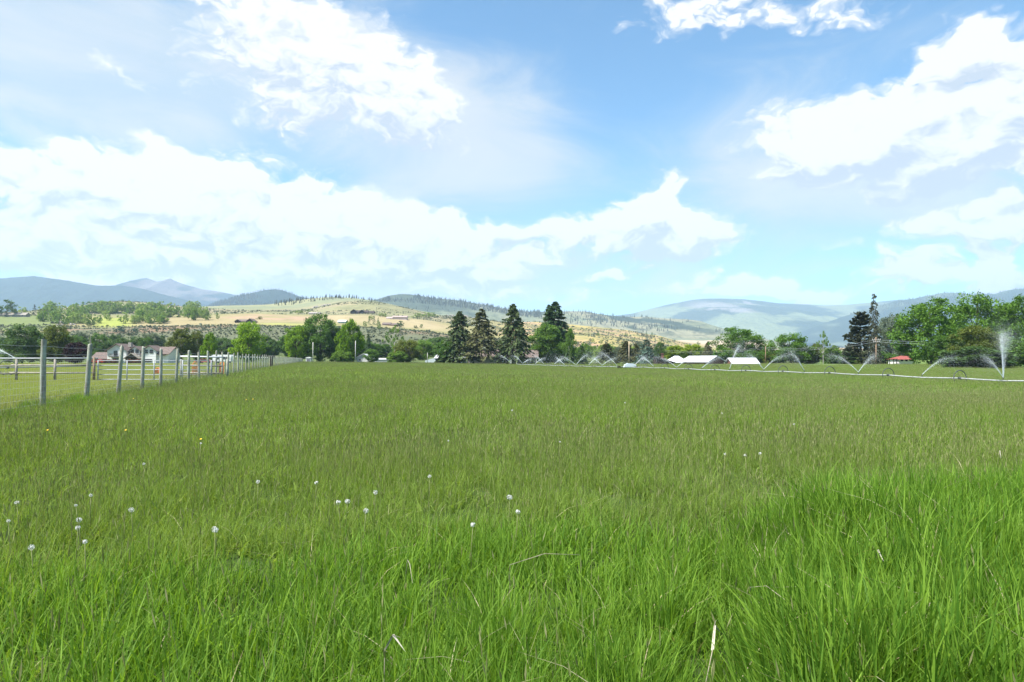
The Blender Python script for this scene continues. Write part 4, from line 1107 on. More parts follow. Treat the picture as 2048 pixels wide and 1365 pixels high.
BM_ = [boulder_mesh(k) for k in range(4)]; M_ROCK = plain('outcrop_rock', (.36, .32, .29), .95, .4, .35, .6)
M_PALER = plain('pale_rock', (.62, .60, .57), .95, .25, .4, .5)
def outcrop(label, xs, n, seed, mat, smin, smax, band):
    rr = random.Random(seed)
    x0, x1, y0, y1 = xs; xc, yc = (x0 + x1) / 2, y1; Y = band or ybase(xc, yc)
    t = thing('rock_outcrop', label, 'rocks', (PX(xc, Y), Y, th(PX(xc, Y), Y)))
    for i in range(n):
        x = rr.uniform(x0, x1); YY = Y + rr.uniform(-25, 25); X = PX(x, YY)
        o = obj('boulder', BM_[i % 4], t, mat); o.location = (X - t.location.x, YY - Y, th(X, YY) - t.location.z + .5); s = rr.uniform(smin, smax) / F * Y
        o.scale = (s, s, s * rr.uniform(.6, 1.1)); o.rotation_euler = (rr.uniform(-.3, .3), rr.uniform(-.3, .3), rr.uniform(0, 6))
outcrop('rugged rock outcrop on the crest of the grassy knoll', (628, 662, 0, 612), 34, 1, M_ROCK, 2.0, 4.6, 1480)
outcrop('boulders below the left end of the aspen grove', (104, 148, 0, 648), 22, 2, M_ROCK, 2, 4.5, None)
outcrop('pale slab rocks beside the olive tree on the slope', (100, 116, 0, 638), 8, 3, M_PALER, 2, 4, None)
outcrop('rocky brow right of the pale trees on the bench', (890, 960, 0, 640), 30, 4, M_ROCK, 2, 5, 1430)

# ------------------------------------------------------------------ the paddock fence
M_POST = plain('treated_post', (.33, .37, .30), .9, .22, 9, .8, stretch=(1, 1, .5), col2=(.19, .17, .14))
M_WIRE = plain('galvanised_wire', (.34, .36, .37), .5, .1, 3)
M_TPOST = plain('green_steel', (.03, .075, .055), .5, .15, 3)
M_PIPE = plain('galvanised_pipe', (.36, .38, .40), .5, .12, 2)
M_ALU = plain('aluminium_pipe', (.34, .36, .36), .5, .12, 2)
M_ORANGE = plain('orange_plastic', (.75, .20, .03), .6, .15, 4)

Yf = [9250 / (637 - 88) + 3.14 * (k - 2) for k in range(90)]
f = thing('paddock_fence', 'long post and wire fence running from the left foreground to the far trees', 'fence', (fence_x(Yf[2]), Yf[2], th(fence_x(Yf[2]), Yf[2])))
fo = Vector(f.location)
pm = []
for k in range(5):
    rr = random.Random(k); b = MB(); n = 10; hgt = 1.0
    pts = [(0, 0, -.05), (rr.uniform(-.004, .004), 0, .3), (rr.uniform(-.006, .006), rr.uniform(-.004, .004), .65), (rr.uniform(-.01, .01), rr.uniform(-.01, .01), .985), (0, 0, 1.0)]
    b.tube(pts, [.070, .067, .064, .060, .048], n); pm.append(b.mesh('post', True))
tops = []; feet = []
rr = random.Random(12)
for k, Yk in enumerate(Yf):
    X = fence_x(Yk); z = th(X, Yk); H = 1.79 + rr.uniform(-.05, .06)
    o = obj('post', pm[k % 5], f, M_POST); o.location = Vector((X, Yk, z)) - fo
    tl = (rr.uniform(-.025, .025), rr.uniform(-.045, .06) if k in (3, 4) else rr.uniform(-.035, .035), rr.uniform(0, 6))
    if k == 3: tl = (0, .05, 0)
    if k == 4: tl = (0, .075, 0)
    o.rotation_euler = tl; s = 1.0 if k < 8 else rr.uniform(.85, 1.1); o.scale = (s, s, H)
    if k > 34 and k % 2: o.scale = (s * .8, s * .8, H * rr.uniform(.9, 1))
    feet.append(Vector((X, Yk, z)))
wh = [1.62, 1.43]
mh = [1.26, 1.14, 1.02, .90, .77, .64, .50, .36, .22, .10]
for h in wh:
    b = MB()
    pts = []
    for p, q in zip(feet[:-1], feet[1:]):
        for s in (0, .5): c = p.lerp(q, s); pts.append(c + Vector((.06, 0, h - (.02 if s else 0))) - fo)
    b.tube(pts, .0035, 4, False); b.build('strand_wire', M_WIRE, f)
NM = 16
b = MB()
for h in mh:
    pts = [p + Vector((.07, 0, h + (.012 if i % 2 else 0))) - fo for i, p in enumerate(feet[:45])]
    b.tube(pts, .0024, 3, False)
for p, q in zip(feet[:NM], feet[1:NM + 1]):
    for i in range(21):
        c = p.lerp(q, i / 21) + Vector((.07, 0, 0)) - fo
        b.tube([c + Vector((0, 0, .1)), c + Vector((0, 0, 1.26))], .0019, 3, False)
tag(b.build('woven_wire', M_WIRE, f), kind='stuff')
# green steel stakes between the wooden posts, and a short steel gate
sm = MB().box(-.02, .02, -.02, .02, -.1, 1.55).mesh('steel_stake'); cm_ = MB().box(-.022, .022, -.022, .022, 1.45, 1.57).mesh('stake_cap')
for k in range(10, 26):
    p = feet[k].lerp(feet[k + 1], .5) - fo
    o = obj('steel_stake', sm, f, M_TPOST); o.location = p; c = obj('stake_cap', cm_, o, M_FRAME)
g0, g1 = feet[27] - fo, feet[28] - fo
for h in (.3, .6, .9, 1.2, 1.5): MB().tube([g0 + Vector((.1, 0, h)), g1 + Vector((.1, 0, h))], .02, 5).build('gate_bar', M_TPOST, f)
b = MB(); b.tube([g0 + Vector((.1, 0, .1)), g0 + Vector((.1, 0, 1.75))], .09, 7); b.tube([g1 + Vector((.1, 0, .1)), g1 + Vector((.1, 0, 1.75))], .09, 7); b.build('gate_post', M_DARKWOOD, f)
# dead twigs stuck on two posts
b = MB(); p = feet[3] - fo + Vector((.10, 0, 1.72)); b.tube([p, p + Vector((.0, 0, .25)), p + Vector((.10, 0, .29))], [.02, .012, .004], 5); b.tube([p + Vector((0, 0, .02)), p + Vector((.1, 0, -.1))], [.008, .003], 4); b.build('twig', M_GREYWOOD, f)

# inner cross fence of rails
Yc = 42.0
c0 = base('rail_fence', 'grey wooden rail fence crossing the paddock left of the steel gate', 'fence', 95, Yc); co = Vector(c0.location)
def cp(px, z): X = PX(px, Yc); return Vector((X, Yc, th(X, Yc) + z)) - co
for a in (-60, 34, 111, 189):
    o = MB().tube([(0, 0, -.1), (0, 0, 1.30 if a != 189 else 1.42)], [.075, .07], 8).build('post', M_GREYWOOD if a != 189 else plain('brown_post', (.24, .17, .11), .9, .25, 4, .4), c0, True); o.location = cp(a, 0)
for z, a0, a1, r_ in ((1.36, -80, 196, .045), (.94, 23, 192, .05), (.90, -80, 38, .05), (.47, 20, 192, .05), (.43, -80, 38, .05)):
    MB().tube([cp(a0, z), cp((a0 + a1) / 2, z - .01), cp(a1, z)], r_, 7).build('rail', M_PIPE if z > 1.3 else M_GREYWOOD, c0, True)

g = base('steel_gate', 'galvanised tube gate panels right of the rail fence', 'gate', 300, Yc + .2); co = Vector(g.location); Yc += .2
for a in (197, 255, 309, 366, 423):
    MB().tube([cp(a, -.02), cp(a, 1.25)], .035, 7).build('gate_upright', M_PIPE, g, True)
for z in (1.22, .92, .66, .36, .06):
    MB().tube([cp(197, z), cp(423, z - .02)], .024, 7).build('gate_bar', M_PIPE, g, True)
Yc = 43.2
r2 = base('rail_fence', 'short rail fence between the steel gate and the wire fence', 'fence', 410, Yc); co = Vector(r2.location)
for a in (363, 455): MB().tube([cp(a, -.1), cp(a, 1.3)], .08, 8).build('post', M_POST, r2, True)
for z in (1.48, .92, .45): MB().tube([cp(361, z), cp(445, z - .05)], .05, 7).build('rail', M_GREYWOOD if z < 1 else M_METALROOF, r2, True)

# orange netting
def netting(label, px, Y, wpx, y0, y1):
    t = base('orange_netting', label, 'netting', px, Y); w_ = wpx / F * Y; z0 = PZ(y1, Y) - t.location.z; z1 = PZ(y0, Y) - t.location.z
    b = MB(); n = 9; hd = 11
    for i in range(n):
        a = math.pi * i / (n - 1); x = -math.cos(a) * w_ / 2; yy = math.sin(a) * .25
        b.tube([(x, yy, max(z0, 0)), (x, yy, z0 + (z1 - z0) * (.65 + .35 * math.sin(a)))], .016, 4)
    for j in range(hd):
        z = max(z0, 0) + (z1 - z0) * .62 * j / (hd - 1)
        b.tube([(-math.cos(math.pi * i / 8) * w_ / 2, math.sin(math.pi * i / 8) * .25, z) for i in range(9)], .016, 4, False)
    b.tube([(-math.cos(math.pi * i / 8) * w_ / 2, math.sin(math.pi * i / 8) * .25, z0 + (z1 - z0) * (.65 + .35 * math.sin(math.pi * i / 8))) for i in range(9)], .03, 5, False)
    b.build('net', M_ORANGE, t)
    MB().tube([(0, .3, -.1), (0, .3, z1)], .02, 6).build('stake', M_TPOST, t)
netting('larger roll of orange plastic netting behind the rail fence', 391, 50, 12, 722, 749)
netting('orange plastic netting next to the wire fence, right of the larger roll', 443, 52, 9, 724, 748)
netting('faint orange netting behind the steel gate', 314, 60, 9, 736, 752)

# portable toilet
Y = 284; t = base('portable_toilet', 'white portable toilet at the far end of the fence', 'toilet', 616.5, Y); m = Y / F
h = PZ(715, Y) - t.location.z
MB().box(-1.0, 1.0, .15, 2.0, -.1, h - .35).build('cabin', M_FRAME, t); MB().prism([(-1.1, h - .35), (1.1, h - .35), (.9, h - .05), (0, h + .1), (-.9, h - .05)], 'y', 0, 2.1).build('roof', M_FRAME, t)
MB().box(-.7, .7, .05, .145, .05, h - .6).build('door', plain('grey_door', (.16, .16, .18), .6, .1), t)

# poles
M_POLE = plain('pole_wood', (.30, .20, .13), .9, .25, 3, .3, stretch=(1, 1, .2)); M_POLEG = plain('pole_grey', (.55, .53, .50), .8, .15, 3, .2, stretch=(1, 1, .2))
def pole(label, px, Y, top, r, mat, arms=(), cat='pole'):
    t = base('utility_pole', label, cat, px, Y); H = PZ(top, Y) - t.location.z
    MB().tube([(0, 0, -.3), (0, 0, H)], [r, r * .75], 8).build('post', mat, t, True)
    for (yy, L) in arms:
        z = PZ(yy, Y) - t.location.z
        a = MB().box(-L / 2, L / 2, -r - .12, -r, z - .08, z + .08).build('crossarm', plain('crossarm_wood', (.42, .38, .34), .9, .2), t)
        for s in (-.45, -.2, .2, .45):
            MB().tube([(s * L, -r - .06, z + .08), (s * L, -r - .06, z + .3)], .05, 6).build('insulator', M_FRAME, a)
    return t
pole('thin grey pole right of the portable toilet', 626, 278, 685, .17, M_POLEG)
pole('thin grey pole before the lime columnar tree', 711, 276, 682, .16, M_POLEG)
pole('wooden pole left of the blue spruce', 1258, 250, 683, .20, plain('pole_pale', (.48, .38, .26), .9, .2, 3, .3, stretch=(1, 1, .2)))
pole('dark brown pole behind the last white roof', 1531, 250, 693, .16, M_POLE)
power = pole('brown power pole with two crossarms by the tall thin conifer', 1752, 182, 675, .19, M_POLE, ((680, 2.3), (684, 1.7)))
pole('short grey pole right of the open shed end wall', 855, 290, 706, .12, M_POLEG)
# wires off the power pole
b = thing('power_line', 'thin power wires running left from the brown power pole', 'wire', (PX(1752, 182), 182, PZ(680, 182)))
for dz, s in ((0, 0), (-.6, .5)):
    A = Vector((0, 0, dz)); B = Vector((PX(1531, 250), 250, PZ(695 + s * 6, 250))) - Vector(b.location); Cc = Vector((PX(1330, 300), 300, PZ(701 + s * 6, 300))) - Vector(b.location)
    pts = [A.lerp(B, i / 8) + Vector((0, 0, -1.2 * (1 - (i / 4 - 1) ** 2))) for i in range(9)] + [B.lerp(Cc, i / 8) + Vector((0, 0, -1.0 * (1 - (i / 4 - 1) ** 2))) for i in range(1, 9)]
    MB().tube(pts, .022, 4, False).build('wire', M_PIPE, b)
    B2 = Vector((PX(2200, 165), 165, PZ(676 + s * 6, 165))) - Vector(b.location)
    MB().tube([A.lerp(B2, i / 8) + Vector((0, 0, -1.0 * (1 - (i / 4 - 1) ** 2))) for i in range(9)], .022, 4, False).build('wire', M_PIPE, b)


# vehicles by the houses
def car(label, px, Y, L, mat, kind='car', rz=0.0):
    t = base('parked_car' if kind == 'car' else 'camper_trailer', label, kind, px, Y, rz); h = 1.45 if kind == 'car' else 2.9
    if kind == 'car':
        MB().prism([(-L / 2, .35), (L / 2, .35), (L / 2, .8), (L * .3, .92), (L * .15, h), (-L * .28, h), (-L * .42, .95), (-L / 2, .9)], 'y', -.85, .85).build('body', mat, t)
        MB().prism([(L * .24, .95), (L * .13, h - .1), (-L * .26, h - .1), (-L * .36, .97)], 'y', -.87, .87).build('window', M_GLASS, t)
    else:
        MB().prism([(-L / 2, .6), (L / 2, .6), (L / 2, h - .5), (L / 2 - .5, h), (-L / 2 + .2, h), (-L / 2, h - .3)], 'y', -1.1, 1.1).build('body', mat, t)
        for a in (-.25, .1, .3): window(t, a * L, 1.5, .8, .6, -1.11, M_DARKTRIM)
    for a in (-.32, .32):
        for s in (-1, 1):
            o = MB().tube([(a * L, s * .75 - .1, .33), (a * L, s * .75 + .1, .33)], .33, 12).build('wheel', M_BLACK, t)
M_CARR = plain('car_paint_red', (.38, .05, .035), .3, .05, 1, spec=.5)
car('red brown car parked behind the fence left of the camper', 412, 235, 4.6, M_CARR)
car('white camper trailer parked beyond the paddock', 447, 240, 6.6, M_FRAME, 'camper')
car('red car parked in front of the dark garage', 196, 236, 4.6, M_CARR)
# red brown hedge in front of the white house
for i, (x, w_) in enumerate(((214, 22), (229, 12), (262, 14), (275, 16))):
    tree('bush', 'redbush', x, 238, 719, w_, ['red brown hedge before the garage', 'red shrub left of the white house steps', 'red brown shrub left under the house porch', 'red brown shrub right under the house porch'][i], 'shrub', 'red brown shrubs before the white house', name='shrub')

# ------------------------------------------------------------------ wheel line irrigation
UI, CC = -.27, 61.2
def wl(x): u = (x - 1024) / F; Z = CC / (u - UI); return u * Z, Z
SPR = [(2005, 'plume'), (1843, 'r'), (1716, 'rl'), (1608, 'l'), (1527, 'lr'), (1459, 'r2'), (1403, 'r'), (1353, 'lr'), (1307, 'l'), (1268, 'r'), (1234, 'l'), (1204, 'lr'), (1177, 'r'), (1152, 'lr'), (1129, 'l'), (1108, 'r'), (1088, 'l'), (1070, 'r'), (1045, 'lr'), (1022, 'l')]
WR = .76; AX = .64   # wheel radius, axle height above the soft ground
s0 = [wl(x) for x, _ in SPR]
wlo = thing('wheel_line_sprinkler', 'long aluminium wheel line sprinkler pipe on thin wheels across the field', 'irrigation', (s0[0][0], s0[0][1], th(*s0[0])))
wo_ = Vector(wlo.location)
stations = []
ext = [(s0[0][0] + (s0[0][0] - s0[1][0]) * k, s0[0][1] + (s0[0][1] - s0[1][1]) * k) for k in (2, 1)]
nodes_ = ext + s0
pts = []; wheels = []; rr = random.Random(4)
for i in range(len(nodes_) - 1):
    a, b_ = nodes_[i], nodes_[i + 1]
    mx_, my_ = (a[0] + b_[0]) / 2, (a[1] + b_[1]) / 2
    wheels.append((mx_, my_, th(mx_, my_) + AX))
    pts.append(Vector((a[0], a[1], th(*a) + AX - .10)) - wo_); pts.append(Vector(((a[0] * 3 + b_[0]) / 4, (a[1] * 3 + b_[1]) / 4, th((a[0] * 3 + b_[0]) / 4, (a[1] * 3 + b_[1]) / 4) + AX - .05 + rr.uniform(-.03, .03))) - wo_)
    pts.append(Vector(wheels[-1]) - wo_)
MB().tube(pts, .064, 8).build('pipe', M_ALU, wlo, True)
dirw = Vector((UI, 1, 0)).normalized(); prp = Vector((1, -UI, 0)).normalized()
rim = MB(); N = 28
rim.tube([(prp * math.cos(2 * math.pi * i / N) + Vector((0, 0, math.sin(2 * math.pi * i / N)))) * WR for i in range(N + 1)], .045, 5, False); rimm = rim.mesh('rim', True)
spk = MB().tube([(0, 0, 0), (prp * .98 * WR)], .007, 4).mesh('spoke')
hubm = MB().tube([dirw * -.15, dirw * .15], .12, 8).mesh('hub')
M_RIM = plain('dull_steel', (.085, .095, .10), .6, .15, 3, metal=.3)
for k, (x, y, z) in enumerate(wheels[:18]):
    hb = obj('wheel', hubm, wlo, M_RIM); hb.location = Vector((x, y, z)) - wo_
    r_ = obj('rim', rimm, hb, M_RIM)
    for q in range(8):
        s = obj('spoke', spk, hb, M_RIM); s.rotation_mode = 'AXIS_ANGLE'; s.rotation_axis_angle = (q * math.pi / 4 + k, *dirw)
hd = MB().tube([(0, 0, -.1), (0, 0, .22)], .035, 6); hd.tube([(0, 0, .2), (prp * .18) + Vector((0, 0, .26))], .02, 5); hdm = hd.mesh('sprinkler_head')
M_WATER, wtn, wout = new_mat('spray_water')
wd = wtn.n('ShaderNodeBsdfPrincipled'); wd.inputs['Base Color'].default_value = (.86, .90, .93, 1); wd.inputs['Roughness'].default_value = .3
wtr = wtn.n('ShaderNodeBsdfTranslucent'); wtr.inputs[0].default_value = (.9, .93, .95, 1); wmx = wtn.n('ShaderNodeMixShader'); wmx.inputs[0].default_value = .5
wtn.link(wd.outputs[0], wmx.inputs[1]); wtn.link(wtr.outputs[0], wmx.inputs[2]); wtn.link(wmx.outputs[0], wout.inputs[0])


def jet(P0, v, n, spread, size, rng, tmax):
    n2 = int(n * .9); q, s_ = stream(P0, v, n, spread * 1.1, size, rng, tmax * .9); m, t_ = stream(P0, v, int(n2 * 1.5), spread * 5.5, size * .72, rng, tmax * 1.45, .25)
    return np.concatenate([q, m]), np.concatenate([s_, t_])


def stream(P0, v, n, spread, size, rng, tmax, t0=0.0):
    """droplets of one stream: ballistic, widening, thinning out"""
    t = tmax * (t0 + (1 - t0) * rng.uniform(0, 1, n) ** 1.25)
    sp = spread * (.06 + (t / tmax) ** 1.3)
    vv = np.array(v)[None] * (1 - .16 * (t / tmax))[:, None]
    p = np.array(P0)[None] + vv * t[:, None] + np.array([0, 0, -3.2])[None] * (t ** 2)[:, None] + rng.normal(size=(n, 3)) * sp[:, None]
    drift = rng.uniform(0, 1, n) ** 3 * (t / tmax)
    p[:, 2] -= drift * 1.2 * spread * 3
    return p, size * rng.uniform(.5, 1.3, n) * (1 - .35 * t / tmax)


def spray(label, P0, jets, seed, size):
    rng = np.random.default_rng(seed); A, S = [], []
    for (v, n, spd, tm) in jets:
        p, s = jet(P0, v, n, spd, size, rng, tm); A.append(p); S.append(s)
    A = np.concatenate(A); S = np.concatenate(S); k = A[:, 2] > th(P0[0], P0[1]) + .1; A, S = A[k], S[k]
    o = np.array([P0[0], P0[1], P0[2]])
    ms = quads_mesh('water_spray', leaf_quads(A - o, S, rng, 0, 1.0), None)
    ob = obj('water_spray', ms, None, M_WATER); ob.location = P0
    return tag(ob, label, 'water spray', 'sprinkler jets along the wheel line')


LBL = ['tall upright plume of water at the right end of the wheel line', 'water jet leaning right beside the dark wide bush', 'pair of jets below the red roofed house', 'jet leaning left before the right cottonwood', 'pair of jets before the last white roof', 'tall jet in front of the wide cottonwood', 'short jet before the gabled barn', 'pair of low jets before the hipped barn', 'low jet before the dark lean-to', 'jet right of the wooden pole', 'jet left of the wooden pole', 'pair of jets before the dark pine', 'jet between the small spruce and dark pine', 'pair of jets before the small cone-shaped spruce', 'jet below the slender birch', 'jet leaning right below the round green tree', 'jet at the right end of the ranch house', 'jet before the right ranch house window', 'pair of jets before the middle ranch house window', 'leftmost jet below the tall pointed spruce']
rj = random.Random(31)
for i, ((x, kind), (X, Yw)) in enumerate(zip(SPR, s0)):
    z = th(X, Yw) + AX + .1
    h_ = obj('sprinkler_head', hdm, wlo, M_RIM); h_.location = Vector((X, Yw, z - .1)) - wo_
    P0 = (X, Yw, z + .1); k = Yw / 66.0; sz = .0125 * (k ** .42)
    J = []
    if kind == 'plume':
        J = [((-.12, 0, 8.8), 5200, .13, .95), ((.5, .3, 8.6), 3800, .24, 1.15), ((1.0, .3, 8.2), 3600, .34, 1.35)]
    f_ = lambda a, b: rj.uniform(a, b)
    if kind == 'r2': J += [((2.6, .5, 8.4), 3200, .14, .95), ((2.2, .4, 7.4), 1800, .34, 1.3)]
    elif 'r' in kind: J.append(((f_(4.6, 7.0), f_(-1.5, 2), f_(5.2, 7.2)), 3000, .16, f_(.55, .95)))
    if 'l' in kind: J.append(((-f_(4.2, 6.8), f_(-1.5, 2), f_(5.0, 7.4)), 2800, .16, f_(.5, .85)))
    spray(LBL[i], P0, J, 100 + i, sz)
# drive unit
X, Yw = wl(1259); t = thing('drive_unit', 'white domed drive cart in the middle of the wheel line', 'cart', (X, Yw - .5, th(X, Yw)))
MB().prism([(-1.3, .55), (1.3, .55), (1.1, 1.0), (.6, 1.3), (-.5, 1.35), (-1.1, 1.05)], 'y', -.6, .6).build('housing', M_PALEBLUE, t)
MB().box(-2.6, 1.6, -.5, .5, .40, .54).build('frame', M_RIM, t)
for a in (-2.2, 1.2): MB().tube([(a, -.6, .38), (a, .6, .38)], .40, 14).build('wheel', M_BLACK, t)

# second, short wheel line in the paddock at far left
A = (PX(-120, 47), 47.0); B = (PX(235, 75), 75.0)
t = thing('wheel_line_sprinkler', 'white irrigation pipe with a thin wheel in the left paddock', 'irrigation', (A[0], A[1], th(*A))); ao = Vector(t.location)
MB().tube([(0, 0, .62), Vector((B[0], B[1], th(*B) + .62)) - ao], .05, 7).build('pipe', M_ALU, t, True)
k = (38 + 120) / 355; cx = A[0] + (B[0] - A[0]) * .28; cy_ = A[1] + (B[1] - A[1]) * .28
hb = obj('wheel', hubm, t, M_RIM); hb.location = (cx - ao.x, cy_ - ao.y, .62); r_ = obj('rim', rimm, hb, M_RIM); hb.scale = (.8, .8, .8)
for q in range(8):
    s = obj('spoke', spk, hb, M_RIM); s.rotation_mode = 'AXIS_ANGLE'; s.rotation_axis_angle = (q * math.pi / 4, *dirw)
spray('thin water jet above the left paddock wheel', (PX(30, 55), 55, PZ(716, 55)), [((-7.5, 0, 4.6), 1500, .05, .35), ((-7.5, 0, 4.6), 900, .4, 1.0)], 300, .014)

# ------------------------------------------------------------------ grass
def blade_quads(bx, by, h, w, az, bend, rng, segs=3, z0=-.02, pw=1.6):
    """curved tapering blades; returns (n*segs, 4, 3)"""
    n = len(bx); ts = np.linspace(0, 1, segs + 1); out = []
    dx, dy = np.cos(az), np.sin(az); tw = az + math.pi / 2 + rng.normal(size=n) * .6
    wx, wy = np.cos(tw), np.sin(tw)
    def at(t):
        r = bend * h * t ** 1.9; z = z0 + h * (t - .42 * bend * t ** 2.2)
        ww = w * .5 * (1 - t ** pw) * (.75 + .5 * min(t * 3, .5)) + .0002
        return np.stack([bx + dx * r - wx * ww, by + dy * r - wy * ww, z], 1), np.stack([bx + dx * r + wx * ww, by + dy * r + wy * ww, z], 1)
    for i in range(segs):
        a, b = at(ts[i]); c, d = at(ts[i + 1]); out.append(np.stack([a, b, d, c], 1))
    return np.concatenate(out)


def head_quads(bx, by, h, az, bend, L, w, rng, z0=-.02):
    r = bend * h; x = bx + np.cos(az) * r; y = by + np.sin(az) * r; z = z0 + h * (1 - .42 * bend)
    d = np.stack([np.cos(az) * bend, np.sin(az) * bend, np.ones(len(bx)) * .8], 1); d /= np.linalg.norm(d, axis=1, keepdims=True)
    c = np.stack([x, y, z], 1); out = []
    for k in range(2):
        s = np.cross(d, rng.normal(size=d.shape)); s /= np.linalg.norm(s, axis=1, keepdims=True); s *= (w * .5)[:, None]; LL = (d * L[:, None])
        out.append(np.stack([c - LL * .1, c + LL * .4 + s, c + LL, c + LL * .4 - s], 1))
    return np.concatenate(out)


def patch(name, seed, size, n, h, w, bend, seeds=0, sh=(.3, .45), sw=.0022, hl=(.03, .07), hw=.007, dead=0, segs=3, mats=None, clump=None, broad=0):
    rng = np.random.default_rng(seed); Q, R, Mi = [], [], []
    def pos(k):
        if clump: r = clump * rng.uniform(0, 1, k) ** .7; t = rng.uniform(0, 6.28, k); return r * np.cos(t), r * np.sin(t)
        return rng.uniform(-.5, .5, k) * size, rng.uniform(-.5, .5, k) * size
    def add(q, r, mi, rep): Q.append(q); R.append(np.tile(r, rep)); Mi.append(np.full(len(q), mi))
    bx, by = pos(n); az_ = rng.uniform(0, 6.28, n) if not clump else np.arctan2(by, bx) + rng.normal(size=n) * .7
    hh = rng.uniform(*h, n) * rng.uniform(.6, 1.0, n)
    if clump: hh *= 1 - .35 * np.hypot(bx, by) / clump
    add(blade_quads(bx, by, hh, rng.uniform(*w, n), az_, rng.uniform(*bend, n) * (1 + .5 * (rng.uniform(size=n) > .85)), rng, segs), rng.uniform(0, 1, n), 0, segs)
    if seeds:
        bx, by = pos(seeds); a = rng.uniform(0, 6.28, seeds); hh = rng.uniform(*sh, seeds); bd = rng.uniform(.05, .3, seeds); rr_ = rng.uniform(0, 1, seeds)
        add(blade_quads(bx, by, hh, np.full(seeds, sw), a, bd, rng, 2, pw=6), rr_, 2, 2)
        add(head_quads(bx, by, hh, a, bd, rng.uniform(*hl, seeds), rng.uniform(.7, 1.2, seeds) * hw, rng), rr_, 1, 2)
    if dead:
        bx, by = pos(dead); add(blade_quads(bx, by, rng.uniform(h[0] * .6, h[1] * .9, dead), rng.uniform(w[0] * .6, w[1] * .8, dead), rng.uniform(0, 6.28, dead), rng.uniform(.4, 1.2, dead), rng, segs), rng.uniform(0, 1, dead), 3, segs)
    if broad:
        bx, by = pos(broad // 5); bx = np.repeat(bx, 5); by = np.repeat(by, 5); k = len(bx)
        add(blade_quads(bx, by, rng.uniform(.07, .20, k), rng.uniform(.010, .024, k), rng.uniform(0, 6.28, k), rng.uniform(.5, 1.2, k), rng, segs, pw=3), rng.uniform(.2, 1, k), 0, segs)
    m = quads_mesh(name, np.concatenate(Q), np.concatenate(R))
    for mt in mats: m.materials.append(mt)
    m.polygons.foreach_set('material_index', np.concatenate(Mi).astype(np.int32)); m.update()
    return m


G_BLADE = leaf_mat('grass_blade', (.074, .132, .020), (.178, .252, .046), .46, .10, (.16, (.175, .255, .065), .55), .1)
G_LUSH = leaf_mat('grass_lush', (.050, .118, .012), (.150, .252, .030), .47, .10, None, .14)
G_FAR = leaf_mat('grass_far', (.092, .150, .030), (.195, .265, .060), .46, .12, (.06, (.19, .275, .085), .7), .08)
G_HEAD = leaf_mat('grass_seed_head', (.115, .135, .048), (.235, .240, .115), .3, .2)
G_STEM = leaf_mat('grass_stem', (.085, .120, .030), (.190, .200, .085), .3, .2)
G_DEAD = leaf_mat('grass_dead', (.22, .19, .10), (.40, .36, .24), .3, .2)
G_LAWN = leaf_mat('grass_lawn', (.115, .155, .032), (.235, .270, .078), .4, .15, (.05, (.26, .25, .10), .5), .08)
GM = [G_BLADE, G_HEAD, G_STEM, G_DEAD]; GL = [G_LUSH, G_HEAD, G_STEM, G_DEAD]; GF = [G_FAR, G_HEAD, G_STEM, G_DEAD]; GW = [G_LAWN, G_HEAD, G_STEM, G_DEAD]

PATCH = {
    'leafy': [patch('grass_patch', 1 + k, .6, 260, (.16, .36), (.003, .0065), (.15, .8), 6, (.26, .40), dead=5, broad=50, mats=GM) for k in range(3)],
    'seedy': [patch('grass_patch', 11 + k, .6, 210, (.12, .30), (.0028, .0055), (.15, .8), 22, (.25, .42), .0020, (.025, .055), .0065, dead=7, broad=30, mats=GM) for k in range(3)],
    'lush': [patch('grass_patch', 21 + k,   .6, 240, (.20, .38), (.005, .0115), (.12, .7), 4, (.3, .45), dead=4, broad=30, mats=GL) for k in range(3)],
    'tussock': [patch('grass_clump', 31 + k, .7, 250, (.44, .74), (.008, .0145), (.06, .5), 0, (.6, .8), .003, dead=4, segs=4, mats=GL, clump=.30) for k in range(3)],
    'mid_leafy': [patch('grass_patch', 41 + k, 1.0, 300, (.16, .36), (.006, .011), (.15, .8), 8, (.26, .38), .004, (.025, .06), .009, dead=10, segs=2, mats=GM) for k in range(2)],
    'mid_seedy': [patch('grass_patch', 51 + k, 1.0, 260, (.14, .32), (.006, .010), (.15, .8), 24, (.26, .42), .004, (.03, .06), .009, dead=10, segs=2, mats=GM) for k in range(2)],
    'far_leafy': [patch('grass_patch', 61 + k, 2.4, 420, (.2, .42), (.016, .030), (.15, .7), 12, (.3, .42), .008, (.05, .08), .02, dead=8, segs=2, mats=GF) for k in range(2)],
    'far_seedy': [patch('grass_patch', 71 + k, 2.4, 400, (.2, .42), (.016, .030), (.15, .7), 26, (.3, .43), .008, (.05, .08), .02, dead=10, segs=2, mats=GF) for k in range(2)],
    'lawn': [patch('lawn_patch', 81 + k, 2.0, 420, (.05, .11), (.010, .02), (.2, .8), 0, dead=14, segs=2, mats=GW) for k in range(2)],
}


